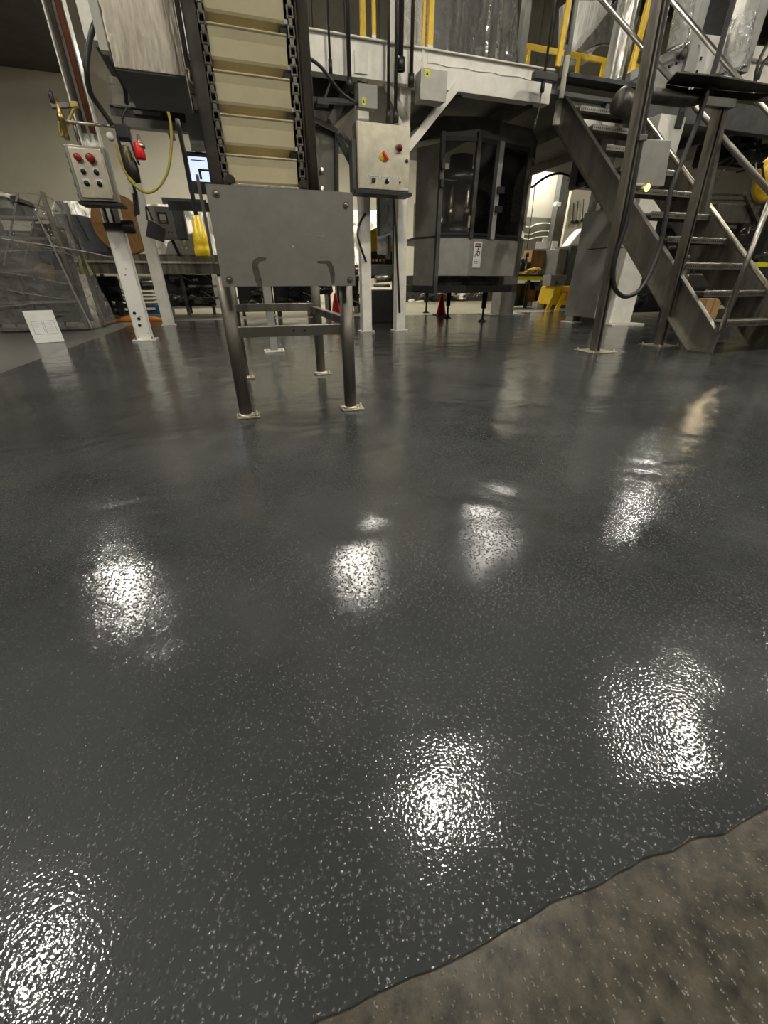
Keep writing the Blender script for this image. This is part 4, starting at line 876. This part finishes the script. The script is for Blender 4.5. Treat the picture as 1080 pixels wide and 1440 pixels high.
# jug with red cap
c = G(52, 442); q = AB(c)
t = thing('jug', 'grey plastic jug with red cap behind the white floor card', 'jug', W(q[0], q[1], 0))
MB().lathe(W(q[0], q[1], 0), [(0, 0), (.10, 0), (.11, .02), (.11, .20), (.09, .28), (.05, .34), (.035, .36), (0, .36)]).build('body', 'blue_grey', t)
MB().lathe(W(q[0], q[1], .36), [(.0, 0), (.05, 0), (.05, .05), (0, .05)]).build('cap', 'red', t)
# white card sign leaning on the floor
p0, p1 = G(50, 483), G(91, 480); xd = (p1-p0); wv = xd.length; xd.normalize()
bk = xd.cross(Z)*-1; up = (Z*1+bk*.42).normalized()
hh = .36
sg = MB().prism([p0, p1, p1+up*hh, p0+up*hh], bk*.012).build('floor_sign', 'white_card', None, .002, label='white card with two printed boxes leaning at the coating edge', cat='sign')
nf = -bk
def cp(u, v): return p0+xd*wv*u+up*hh*v
def fr_(u0, u1, v0, v1, name='print_box'):
    m = MB(); r = .0022
    for A_, B_ in (((u0, v0), (u1, v0)), ((u1, v0), (u1, v1)), ((u1, v1), (u0, v1)), ((u0, v1), (u0, v0))): m.tube([cp(*A_), cp(*B_)], r, 5, False)
    for k in range(5): m.tube([cp(u0+.03, v1-.06-.06*k), cp(u1-.04-.02*(k % 2), v1-.06-.06*k)], .0009, 4, False)
    m.build(name, 'ink_grey', sg)
fr_(.13, .48, .27, .67); fr_(.54, .90, .27, .67)
MB().prism([p0+bk*.012+xd*wv*.45, p0+bk*.20+xd*wv*.45, p0+up*hh*.8+bk*.012+xd*wv*.45], xd*.01).build('stand_strut', 'white_card', sg)
# ------------------------------------------------------------------ left: long conveyor table and what is on it
tz1 = P(200, 357, 4).z; tz0 = P(200, 385, 4).z
t = thing('conveyor_table', 'long low stainless conveyor table running behind the white columns', 'table', W(-3, 4.2, 0))
MB().box(-4.4, -.6, 4.0, 4.04, tz0, tz1).box(-4.4, -.6, 4.0, 4.8, tz1-.03, tz1).build('frame', 'steel_dirty', t, .004)
MB().box(-4.4, -.6, 3.97, 4.0, P(200, 370, 4).z, P(200, 367, 4).z).build('edge_rail', 'steel_bright', t)
for a in (-4.1, -2.6, -1.9, -.9):
    for b in (4.1, 4.7): MB().box(a-.03, a+.03, b-.03, b+.03, 0, tz0).build('leg', 'steel_dark', t)
MB().box(-2.5, -1.0, 4.1, 4.15, .28, .33).box(-2.5, -1.0, 4.1, 4.15, .5, .54).build('lower_rail', 'steel', t, .003)
t = thing('covered_machine', 'dark grey moulded machine housing sitting on the conveyor table', 'machine', P(120, 357, 4.2))
r = rect(96, 302, 148, 358, 4.2)
MB().prism([W(r[0], 4.2, tz1), W(r[1], 4.2, tz1), W(r[1]-.1, 4.2, r[3]-.05), W(r[1]-.35, 4.2, r[3]), W(r[0]-.1, 4.2, r[3]), W(r[0]-.4, 4.2, r[3]-.3), W(r[0]-.4, 4.2, tz1)], V*.6).build('housing', 'blue_grey', t, .03)
MB().bar(W(r[0]+.30, 4.18, tz1+.2), W(r[0]+.22, 4.18, r[3]-.03), .02).build('seam', 'black', t)
c = P(173, 324, 4.25); cq = AB(c); rr = abs(AB(P(211, 324, 4.25))[0]-cq[0])
t = thing('paper_reel', 'large brown kraft paper reel standing on the conveyor table', 'reel', W(cq[0], 4.3, tz1))
MB().cyl(W(cq[0], 4.15, tz1+rr), W(cq[0], 4.5, tz1+rr), rr, 48).build('paper', 'kraft', t)
MB().lathe(W(cq[0], 4.15, tz1+rr), [(rr*.14, 0), (rr*.14, .01), (rr*.10, .01)], -V).build('core', 'card', t)
for k in range(7):
    an = k*.9+.3; MB().bar(W(cq[0]+.1*math.cos(an), 4.148, tz1+rr+.1*math.sin(an)), W(cq[0]+rr*.95*math.cos(an+.12), 4.148, tz1+rr+rr*.95*math.sin(an+.12)), .012, .004).build('crease', 'card', t)
# panel meter box on an arm
a0, a1, z0, z1 = rect(212, 290, 245, 335, 2.6)
t = thing('meter_box', 'grey instrument box with small yellow window behind the black bag', 'electrical box', W(a0, 2.6, z0))
MB().box(a0, a1, 2.6, 2.95, z0, z1).build('body', 'grey_paint', t, .01)
MB().box(a1, a1+.16, 2.62, 2.95, z0, z1).build('side_cover', 'dark_grey', t, .008)
wd, ht, f = a1-a0, z1-z0, 2.6
MB().box(a0+wd*.33, a0+wd*.75, f-.008, f, z1-ht*.55, z1-ht*.18).build('bezel', 'steel_dark', t)
MB().box(a0+wd*.42, a0+wd*.68, f-.012, f-.008, z1-ht*.5, z1-ht*.25).build('display', 'white_card', t)
MB().box(a0+wd*.42, a0+wd*.68, f-.014, f-.012, z1-ht*.5, z1-ht*.42).build('display_strip', 'card', t)
for k in range(4): MB().cyl(at(.42+.12*k, .80), at(.42+.12*k, .80, .008), .012, 8).build('key', 'black', t)
MB().bar(W(a0+.2, 2.9, z0+.12), W(a0+.2, 4.1, tz1-.02), .05).build('arm', 'steel_dark', t)
# black bag on the second column
a0, a1, z0, z1 = rect(207, 310, 230, 336, 1.70)
m = MB(); m.prism([P(208, 309, 1.70), P(214, 311, 1.70), P(233, 321, 1.70), P(230, 341, 1.70), P(205, 332, 1.70)], V*.07)
bg = m.build('tool_bag', 'black', None, .004, label='black bag hanging on the rear white column', cat='bag')
MB().tube([W(a0+.03, 1.74, z1), W(a0+.05, 1.75, z1+.16), W(a0+.10, 1.74, z1)], .012, 8).build('strap', 'rubber', bg)
# motor plate on the table
t = thing('motor_plate', 'steel plate with round ports on the table below the pendant', 'machine', P(270, 357, 3.9))
MB().prism([P(232, 360, 4.1), P(236, 340, 4.1), P(262, 328, 4.1), P(292, 328, 4.1), P(300, 360, 4.1)], V*.3).build('plate', 'steel', t, .01)
for x, y, r_ in ((259, 341, .035), (256, 349, .015), (262, 349, .015)): MB().lathe(P(x, y, 4.08), [(r_, 0), (r_, .01), (r_*.5, .012), (r_*.5, .0)], -V).build('port', 'steel_bright', t)
# white draped plastic
t = thing('plastic_drape', 'white plastic sheeting draped over equipment behind the pendant', 'plastic sheet', P(260, 330, 5.5))
MB().sheet(P(205, 372, 6.5), P(305, 372, 6.5), P(306, 288, 6.5), P(190, 287, 6.5), 40, 30, .14, 2.2, 3, -V, 4).build('sheet', 'drape', t, keep=True)
MB().box(AB(P(210, 300, 6.9))[0], AB(P(296, 300, 6.9))[0], 6.8, 7.4, .0, 1.9).build('machine_body', 'grey_paint', t)
t = thing('plastic_drape', 'white plastic sheeting rising behind the dark grey machine housing and paper reel', 'plastic sheet', P(110, 295, 5.2))
MB().sheet(P(60, 330, 6.4), P(202, 332, 6.4), P(200, 286, 6.6), P(76, 283, 6.6), 40, 16, .12, 2.6, 6, -V, 3).build('sheet', 'drape', t, keep=True)
# monitor
t = thing('monitor', 'lit monitor in black frame mounted left of the elevator', 'monitor', P(276, 232, 1.2))
a0, a1, z0, z1 = rect(261, 214, 300, 272, 1.2); MB().box(a0, a1, 1.2, 1.26, z0, z1).build('housing', 'black', t, .006)
r = rect(267, 221, 300, 255, 1.19); MB().box(r[0], r[1], 1.19, 1.2, r[2], r[3]).build('screen', 'screen', t)
MB().box(r[0]+.10, r[0]+.13, 1.18, 1.19, r[2]+.02, r[3]-.12).box(r[0]+.10, r[1], 1.18, 1.19, r[3]-.14, r[3]-.12).build('window_frame', 'black', t)
MB().box(r[0]+.03, r[0]+.2, 1.186, 1.19, r[3]-.04, r[3]-.03).build('screen_text', 'ink', t)
MB().box(a0-.3, a1, 1.3, 1.36, z0-.18, z0-.08).build('mount_arm', 'black', t)
MB().box(a0+.16, a0+.24, 1.26, 1.32, z1-.1, 2.66).build('drop_pole', 'dark_grey', t)
MB().box(a0+.12, a1+.1, 1.14, 1.18, z1, z1+.35).build('upper_bracket', 'grey_paint', t)
r = rect(228, 279, 290, 288, 4.5)
MB().box(r[0], r[1], 4.5, 4.56, r[2], r[3]).build('wall_rail', 'dark_grey', None, .004, label='dark horizontal rail on the wall left of the elevator', cat='rail')
# blue pallet with trays
q = G(188, 442); qa = AB(q); a, b = qa[0], qa[1]
t = thing('pallet', 'blue plastic pallet under the conveyor table', 'pallet', W(a, b, 0))
MB().box(a-.6, a+.6, b, b+.9, .12, .16).build('deck', 'blue', t, .004)
m = MB()
for x in (-.6, -.08, .44): m.box(a+x, a+x+.16, b, b+.9, .02, .12)
m.build('blocks', 'blue', t, .004)
MB().box(a-.6, a+.6, b, b+.12, 0, .03).box(a-.6, a+.6, b+.8, b+.9, 0, .03).build('skid', 'blue', t)
for k in range(5):
    z = .165+k*.07; g_ = thing('tray', 'grey tray in the stack on the blue pallet', 'tray', W(a, b+.3, z), 'trays stacked on the blue pallet')
    MB().box(a-.38, a+.42, b+.1, b+.75, z, z+.012).build('bottom', 'steel_dark', g_); MB().box(a-.40, a+.44, b+.08, b+.1, z, z+.035).build('rim', 'steel', g_)
MB().lathe(W(a-.35, b-.05+.12, .165), [(0, 0), (.10, 0), (.12, .06), (.06, .10), (0, .11)]).build('paper_bundle', 'white_card', None, label='small white bundle on the front of the blue pallet', cat='bundle')
# orange floor mat hump
q = G(195, 452); qa = AB(q)
m = MB(); m.tube([W(qa[0]-.52, qa[1], .01), W(qa[0]-.3, qa[1], .025), W(qa[0], qa[1]+.05, .05), W(qa[0]+.3, qa[1], .025), W(qa[0]+.5, qa[1], .01)], [.008+.05*math.sin(math.pi*k/24)**2 for k in range(25)], 12)
m.build('cable_ramp', 'orange', None, label='low orange ramp on the floor before the blue pallet', cat='ramp')
# yellow caution marker at the table
t = thing('caution_marker', 'small yellow cone marker at the left end of the conveyor table', 'cone', P(121, 385, 3.9))
z0 = P(121, 386, 3.9).z; c = P(122, 386, 3.9)
MB().lathe(c, [(0, 0), (.11, .0), (.045, .26), (.03, .29), (0, .29)]).build('body', 'tape_yellow', t)
# under-table machinery
random.seed(11)
def clutter(label, name, cat, x0, x1, y0, y1, b, n, mats, group=None, seed=1):
    rnd = random.Random(seed); a0, a1, z0, z1 = rect(x0, y0, x1, y1, b); z0 = max(z0, 0.0)
    t = thing(name, label, cat, W((a0+a1)/2, b, z0), group)
    MB().box(a0, a1, b+.3, b+.5, z0, z1).build('body', mats[0], t, .01)
    for k in range(n):
        u = rnd.uniform(a0, a1-.12); v = rnd.uniform(z0, z1-.1); w_ = rnd.uniform(.08, .3); h_ = rnd.uniform(.05, .22); mt = rnd.choice(mats)
        if k % 3 == 0: MB().cyl(W(u, b+.05, v), W(min(u+w_, a1), b+.1, v+.02), rnd.uniform(.02, .05), 14).build('roller', mt, t)
        elif k % 3 == 1: MB().box(u, min(u+w_, a1), b+rnd.uniform(.05, .2), b+.3, v, min(v+h_, z1)).build('bracket', mt, t, .006)
        else: MB().tube([W(u, b+.08, v), W(u+.1, b+.02, v+.12), W(min(u+.28, a1), b+.06, v+.04), W(min(u+.33, a1), b+.1, v+.15)], .012, 6).build('cable', mt, t)
    for a in (a0+.06, a1-.06): MB().box(a-.025, a+.025, b+.1, b+.5, 0 if z0 < .5 else z0-.02, z0+.05).build('leg', 'steel_dark', t)
    return t
clutter('dark plastic crates under the left end of the conveyor table', 'crate', 'crate', 122, 162, 388, 425, 4.15, 3, ['black', 'dark_grey'], seed=3)
clutter('pale control boxes under the table between the two white columns', 'machine_drive', 'machine', 165, 228, 388, 408, 4.6, 6, ['grey_paint', 'steel_dark', 'white'], seed=5)
clutter('tangled steel drive gear with cables under the conveyor table', 'machine_drive', 'machine', 228, 300, 386, 432, 4.0, 22, ['black', 'steel', 'steel_dark', 'rubber', 'steel_dirty'], seed=8)
clutter('dark low machine on castors seen between the elevator legs', 'low_machine', 'machine', 388, 442, 398, 434, 3.0, 12, ['black', 'steel_dark', 'rubber'], seed=9)
clutter('dark rack seen behind the left elevator leg', 'low_machine', 'machine', 335, 380, 392, 436, 3.4, 8, ['black', 'steel_dark', 'steel'], seed=19)
clutter('dark beam and fittings just right of the rear elevator leg', 'low_machine', 'machine', 444, 468, 400, 415, 3.4, 6, ['steel_dark', 'rubber', 'steel'], seed=12)
# ------------------------------------------------------------------ traffic cones
def cone(px, py, h_, label):
    c = G(px, py); c.z = 0; t = thing('traffic_cone', label, 'cone', c); q = AB(c)
    MB().box(q[0]-h_*.33, q[0]+h_*.33, q[1]-h_*.33, q[1]+h_*.33, 0, .02).build('base', 'black' , t, .006)
    MB().lathe(c, [(h_*.26, .02), (h_*.24, .04), (h_*.06, h_*.97), (h_*.05, h_), (0, h_)]).build('cone_body', 'red', t)
cone(620, 443, .40, 'red traffic cone under the glazed filling machine')
cone(473, 443, .40, 'red traffic cone beside the right elevator leg')
# ------------------------------------------------------------------ between the central columns
t = thing('labelling_machine', 'machine with hanging grey film panels between the central white columns', 'machine', W(.2, 1.4, 0))
r = rect(533, 230, 553, 345, 1.4); MB().box(r[0], r[1], 1.4, 1.42, r[2], r[3]).build('hanging_panel', 'bag', t)
MB().box(r[0], r[1], 1.43, 1.45, r[2], r[3]).build('grey_panel', 'corrug', t)
MB().box(r[0]-.03, r[0]+.01, 1.38, 1.44, r[2]-.1, r[3]).build('upright', 'black', t, .004)
MB().box(r[1]-.0, r[1]+.05, 1.38, 1.44, 0.2, r[3]).build('upright', 'black', t, .004)
r = rect(524, 372, 560, 388, 1.3); MB().box(r[0], r[1], 1.3, 1.9, r[2], r[3]).build('body', 'dark_grey', t, .01)
r = rect(524, 408, 566, 436, 1.3); MB().box(r[0], r[1], 1.3, 1.9, 0, r[3]).build('base', 'black', t, .01)
q0 = P(528, 392, 1.28); q1 = P(550, 390, 1.28); MB().cyl(q0, q1, .06, 16).build('roller', 'steel_bright', t)
q0 = P(526, 402, 1.28); q1 = P(548, 402, 1.28); MB().cyl(q0, q1, .02, 16).build('bar', 'steel', t)
r = rect(532, 332, 548, 358, 1.25); MB().box(r[0], r[1], 1.25, 1.3, r[2], r[3]).build('clear_guard', 'bag', t); MB().box(r[1]-.03, r[1], 1.2, 1.35, r[2]-.05, r[3]+.05).build('guard_post', 'black', t)
MB().bar(P(531, 336, 1.2), P(549, 328, 1.2), .03).build('guide_arm', 'steel', t)
for k in range(4): MB().cyl(P(524+5*k, 366, 1.35), P(526+5*k, 366, 1.35), .016, 10).build('indicator', ['red', 'orange', 'brass', 'red'][k], t)
MB().tube([W(cA[0], cA[1]-.06, P(503, 300, 0).z), P(507, 312, -.09), P(503, 330, -.12), P(508, 350, -.1), W(cA[0], cA[1]-.06, P(503, 368, 0).z)], .014, 8).build('cable', 'rubber', None, label='black cable looping out left of the left central column', cat='cable')
t = thing('paper_reel', 'yellow-orange reel seen between the central white columns', 'reel', P(533, 352, 3))
cq = AB(P(538, 350, 3)); MB().cyl(W(cq[0], 3, cq[2]), W(cq[0], 3.3, cq[2]), .36, 40).build('reel_body', 'yellow', t)
MB().box(cq[0]-.4, cq[0]+.4, 2.95, 3.3, cq[2]-.5, cq[2]-.05).build('stand', 'steel_dark', t)
t = thing('plastic_drape', 'white plastic draped in swags behind the central columns', 'plastic sheet', P(510, 320, 5))
MB().sheet(P(484, 372, 6.4), P(535, 372, 6.4), P(535, 296, 6.4), P(484, 296, 6.4), 20, 16, .12, 3, 9, -V, 1).build('sheet', 'drape', t, keep=True)
t = thing('column_conduit', 'dark cable run strapped beside the right central column', 'conduit', P(556, 280, .1))
MB().tube([P(553, 275, -.02), P(557, 330, -.02), P(562, 440, -.02)], .015, 8).build('cable', 'rubber', t)
# ------------------------------------------------------------------ workshop beyond the filler
t = thing('wall_board', 'large bright wall board on the far workshop wall', 'wall panel', P(765, 280, 5.5))
r = rect(730, 246, 791, 306, 5.5); MB().box(r[0]-.6, r[1], 5.5, 5.56, r[2], r[3]+.15).build('board', 'board', t, .004)
t = thing('wall_mural_panel', 'grey panel with pale wavy stripes below the bright wall board', 'wall panel', P(765, 330, 5.5))
r = rect(730, 307, 788, 372, 5.5); MB().box(r[0]-.6, r[1], 5.52, 5.56, r[2]-.3, r[3]).build('panel', 'grey_paint', t)
for k, (y0, amp) in enumerate(((320, 8), (330, 7), (336, 5))):
    pts = [P(733+6.2*i, y0+2-amp*abs(math.sin((i-1.6)*.42))**.7, 5.50) for i in range(9)]
    MB().tube(pts, .014, 6).build('stripe', 'board', t)
MB().tube([P(752, 262, 4.8), P(748, 300, 4.8), P(741, 350, 4.8)], .010, 6).build('hanging_cable', 'rubber', None, label='thin cable hanging before the bright wall board', cat='cable')
MB().tube([P(742, 264, 2.4), P(750, 262, 2.4), P(760, 254, 2.4), P(775, 246, 2.4), P(790, 244, 2.4), P(806, 250, 2.4)], .02, 8).build('hanging_cable', 'rubber', None, label='dark cable swag below the platform left of the stairs', cat='cable')
gz = thing('building_column', 'brown and grey building column beside the bright wall board', 'column', P(795, 420, 5.4))
r = rect(786, 240, 794, 345, 5.3); MB().box(r[0]-.05, r[1]+.05, 5.3, 5.5, 0, 4).build('grey_flange', 'dark_grey', gz); MB().box(r[1]+.05, r[1]+.2, 5.32, 5.5, 0, 4).build('brown_flange', 'rust', gz)
pbx('outlet_box', 'white_card', gz, 782, 284, 789, 290, 5.2, .1)
t = thing('partition_wall', 'tan partition right of the brown column with cords hung on it', 'wall panel', P(815, 420, 4.6))
r = rect(797, 262, 850, 352, 4.6); MB().box(r[0], r[1]+1.5, 4.6, 4.68, .9, r[3]+.1).build('panel', 'wall', t)
for x, y0, y1 in ((807, 285, 311), (813, 282, 311), (821, 280, 309)):
    MB().tube([P(x, y0, 4.55), P(x-1, (y0+y1)/2, 4.55), P(x-2, y1, 4.55)], .010, 6).build('cord', 'rubber', t); MB().cyl(P(x-3, y1, 4.55), P(x, y1+2, 4.55), .035, 10).build('plug', 'black', t)
t = thing('work_cabinet', 'grey work cabinets standing left of the H-section column', 'cabinet', P(805, 420, 3.6))
r = rect(783, 350, 800, 392, 3.7); MB().box(r[0], r[1], 3.7, 4.2, .5, r[3]).build('door', 'grey_paint', t, .01)
r = rect(799, 346, 820, 394, 3.6); MB().box(r[0], r[1]+.3, 3.6, 4.2, .5, r[3]).build('body', 'dark_grey', t, .01)
MB().box(r[0]-.4, r[1]+.3, 3.6, 4.2, 0.0, .5).build('base', 'dark_grey', t, .01)
t = thing('white_cover', 'white bulging cover on top of the grey work cabinet', 'cover', P(815, 345, 3.9))
MB().prism([P(800, 346, 3.9), P(812, 330, 3.9), P(822, 320, 3.9), P(826, 346, 3.9)], V*.3).build('shell', 'white', t, .03)
# bench
t = thing('work_bench', 'dark work bench with yellow edge tape beyond the filling machine', 'bench', P(750, 430, 3.8))
r = rect(723, 386, 772, 392, 3.8); MB().box(r[0]-.3, r[1], 3.8, 4.6, r[2], r[3]).build('top', 'black', t, .004)
MB().box(r[0]-.3, r[1], 3.78, 3.8, r[2]-.03, r[3]-.04).build('edge_tape', 'tape_yellow', t)
for a in (r[0]-.1, r[0]+.5, r[1]-.08): MB().box(a-.03, a+.03, 3.85, 3.91, 0, r[2]).build('leg', 'black', t)
bz = r[3]
q = AB(P(742, 386, 4))[0]
MB().box(q-.3, q+.0, 4, 4.1, .05, r[2]-.1).build('under_shelf', 'black', t)
def crate(x0, y0, x1, y1, b, label, mat='card', name='cardboard_box', cat='box', d=.35):
    a0, a1, z0, z1 = rect(x0, y0, x1, y1, b); t = thing(name, label, cat, W(a0, b, z0)); MB().box(a0, a1, b, b+d, z0, z1).build('carton', mat, t, .006)
    MB().box((a0+a1)/2-.02, (a0+a1)/2+.02, b-.003, b, z0, z1).build('tape', 'kraft', t)
crate(747, 352, 768, 378, 4.2, 'tall cardboard sheet standing on the dark work bench')
crate(735, 408, 753, 425, 4.1, 'brown carton stored below the work bench')
for k, (x0, y0, x1, y1, l) in enumerate(((754, 340, 773, 350, 'white paper sheet propped above the cardboard, lower left'), (763, 335, 771, 342, 'white paper sheet propped above the cardboard, topmost'), (776, 339, 784, 351, 'white paper sheet hung beside the brown column'))):
    pbx('paper_sheet', 'white_card', None, x0, y0, x1, y1, 4.9, .02, .002, label=l, cat='paper')
t = thing('bench_vice', 'dark tools and vice standing at the left of the work bench', 'tool', P(738, 380, 4.1))
for x, y, rr_, mt in ((733, 378, .10, 'black'), (738, 368, .07, 'steel'), (741, 358, .05, 'black'), (734, 366, .05, 'steel_dark'), (743, 374, .07, 'steel_dark'), (731, 356, .05, 'black')):
    MB().lathe(P(x, y+4, 4.1), [(0, 0), (rr_, .01), (rr_*.7, rr_), (rr_*.9, rr_*1.3), (rr_*.3, rr_*2.2), (0, rr_*2.2)], None, 10).build('tool_body', mt, t)
t = thing('gloves', 'yellow work gloves lying on the work bench', 'gloves', P(745, 388, 3.9))
for x, y in ((737, 385), (742, 382), (747, 381), (752, 381)): MB().tube([P(x, y, 3.86), P(x+4, y-2, 3.9), P(x+8, y, 3.86)], .045, 8).build('glove', 'yellow_bright' if x % 2 else 'card', t)
t = thing('bench_machine', 'dark bench machine with white ring in front of the paper sheets', 'machine', P(778, 384, 4.2))
pbx('body', 'black', t, 768, 366, 784, 386, 4.3, .3)
MB().tube([P(775+4*math.cos(k*math.pi/6), 364+6*math.sin(k*math.pi/6), 4.25) for k in range(13)], .03, 8).build('ring', 'white_card', t)
clutter('dark stacked goods under the right side of the work bench', 'stored_goods', 'goods', 752, 772, 396, 428, 4.3, 8, ['black', 'dark_grey', 'steel_dark'], seed=21)
# yellow bucket trolley
q = G(780, 440); qa = AB(q); a, b = qa[0], 3.1
t = thing('mop_bucket', 'yellow and orange mop bucket trolley left of the H-section column', 'bucket', W(a, b, 0))
r = rect(771, 402, 803, 442, 3.0)
MB().prism([W(r[0]+.05, 3.0, .12), W(r[1], 3.0, .10), W(r[1]+.02, 3.0, r[3]), W(r[0]+.12, 3.0, r[3])], V*.5).build('bucket', 'yellow', t, .03)
MB().prism([W(r[0]+.32, 2.97, .2), W(r[1]-.04, 2.97, .2), W(r[1]-.04, 2.97, r[3]-.1), W(r[0]+.32, 2.97, r[3]-.1)], V*.03).build('side_panel', 'orange', t, .01)
for x in (r[0]+.0, r[0]+.26): MB().prism([W(x-.10, 2.9, 0), W(x+.02, 2.9, 0), W(x+.14, 2.9, .36), W(x+.04, 2.9, .36)], V*.05).build('splash_foot', 'yellow', t, .01)
MB().prism([W(r[0]+.02, 3.05, r[3]), W(r[0]+.42, 3.05, r[3]), W(r[0]+.45, 3.05, r[3]+.22), W(r[0]+.0, 3.05, r[3]+.22)], V*.3).build('wringer', 'grey_paint', t, .01)
MB().cyl(P(783, 398, 3.0), P(783, 398, 2.98), .035, 12).build('pivot', 'black', t)
pbx('white_carton', 'white_card', None, 755, 424, 765, 434, 3.4, .2, label='small white carton on the floor left of the mop bucket', cat='box')
# white skirting strip and pipes along the far wall foot
struct('baseboard_back', MB().box(A0, A1, 8.9, 9.0, 0, .42), 'board')
clutter('low rack of pipes and boxes along the far wall under the filler', 'wall_rack', 'rack', 575, 690, 408, 424, 7.6, 26, ['steel_dark', 'white', 'black', 'grey_paint', 'steel'], seed=31)
clutter('low grey rack along the far wall right of the filler', 'wall_rack', 'rack', 690, 740, 400, 424, 7.4, 14, ['steel_dark', 'black', 'grey_paint', 'card'], seed=33)
clutter('tall dim machinery standing behind the glazed filler', 'rear_machine', 'machine', 592, 700, 285, 340, 5.0, 20, ['steel_dark', 'grey_paint', 'dark_grey', 'black'], seed=35)
clutter('dark machinery behind the left central column', 'rear_machine', 'machine', 478, 510, 372, 432, 3.6, 10, ['steel_dark', 'black', 'red_dark', 'grey_paint'], seed=36)
# ------------------------------------------------------------------ behind and right of the stairs
t = thing('packing_conveyor', 'grey low conveyor with side rails seen through the right stair rails', 'conveyor', P(1035, 310, .6))
r = rect(1003, 288, 1062, 314, .6); MB().box(r[0], r[1], .55, .88, r[2], r[3]).build('body', 'steel_dirty', t, .01)
for y in (273, 281): MB().bar(P(992, y, .55), P(1055, y+2, .55), .03).build('side_rail', 'steel_dark', t, .004)
MB().bar(P(1048, 272, .5), P(1068, 318, .5), .06).build('end_bracket', 'steel_dirty', t, .004)
for a in (r[0]+.1, r[1]-.1): MB().box(a-.03, a+.03, .7, .76, 0, r[2]).build('leg', 'steel_dark', t)
clutter('black machine body beneath the stairs with many cables', 'stair_machine', 'machine', 905, 985, 300, 440, .9, 26, ['black', 'steel_dark', 'rubber', 'dark_grey'], seed=41)
clutter('dark machine bulk beyond the lower right of the stairs', 'stair_machine', 'machine', 1000, 1085, 318, 430, 1.0, 30, ['black', 'dark_grey', 'rubber', 'steel_dark', 'steel'], seed=43)
clutter('dark machine head filling the gap under the tray', 'stair_machine', 'machine', 1025, 1100, 150, 230, .2, 18, ['black', 'steel_dark', 'rubber'], seed=45)
clutter('dark equipment seen between the upper stair treads', 'stair_machine', 'machine', 835, 905, 165, 262, 1.4, 16, ['black', 'steel_dark', 'dark_grey'], seed=47)
t = thing('pulley_guard', 'round pulley guard, yellow light painted on, right of the stair rails', 'guard', P(1070, 250, .8))
MB().lathe(P(1078, 252, .8), [(0, 0), (.34, 0), (.36, .03), (.30, .10), (0, .12)], -V, 40).build('disc', 'yellow', t)  # yellow paint stands in for the warm light on the disc
MB().tube([P(1072, 235, .6), P(1075, 255, .6), P(1082, 262, .6)], .02, 8).build('hose', 'rubber', t)
MB().tube([P(1058, 180, .3), P(1063, 215, .3), P(1064, 245, .3), P(1072, 262, .3), P(1080, 266, .3)], .014, 8).build('white_cable', 'white', None, label='pale cable hanging at the right edge below the tray', cat='cable')
for k, (x0, y0, x1, y1) in enumerate(((985, 245, 1080, 205), (1000, 262, 1070, 190), (985, 240, 1060, 170), (1003, 212, 1085, 190))):
    MB().tube([P(x0, y0, .3+.05*k), P((x0+x1)/2, (y0+y1)/2-6, .3+.05*k), P(x1, y1, .3+.05*k)], .018, 8).build('slack_cable', 'rubber', None, label=['black cable slung low between the right stair rails', 'black cable crossing steeply between the right stair rails', 'black cable nearest the tray between the right stair rails', 'black cable running to the right edge below the tray'][k], cat='cable')
pbx('tape_band', 'tape_yellow', None, 1058, 369, 1090, 375, .8, .02, .001, label='yellow tape band on the dark machine at the right edge', cat='tape')
crate(990, 420, 1010, 455, -.4, 'pale cardboard carton standing on the floor beneath the stairs', d=.2)
pbx('steel_trough', 'steel', None, 965, 385, 1010, 406, .2, .4, .03, label='bright steel trough visible beneath the stair treads', cat='trough')
# small lamps that light the far aisles
for px, py, zz, lab in ((980, 590, 3.05, 'warm round lamp hung low over the right aisle'), (25, 552, 3.4, 'low round lamp over the far left aisle')):
    d_ = ray(px, py); d_.z = -d_.z; base = Vector((0, 0, -H)); k = (zz+H)/d_.z; q = base+d_*k; qa = AB(q)
    c = W(qa[0], qa[1], zz); t = thing('aisle_lamp', lab, 'lamp', c)
    MB().lathe(c, [(.16, 0), (.17, .02), (.09, .10), (.02, .14), (0, .15)]).build('shade', 'dark_grey', t)
    MB().lathe(c, [(0, -.01), (.15, -.01), (.15, -.002), (0, -.002)]).build('bulb', 'lamp_warm' if px > 500 else 'lamp', t)
    MB().cyl(c+Z*.13, Vector((c.x, c.y, ZC)), .008, 6).build('hanger', 'steel_dark', t)
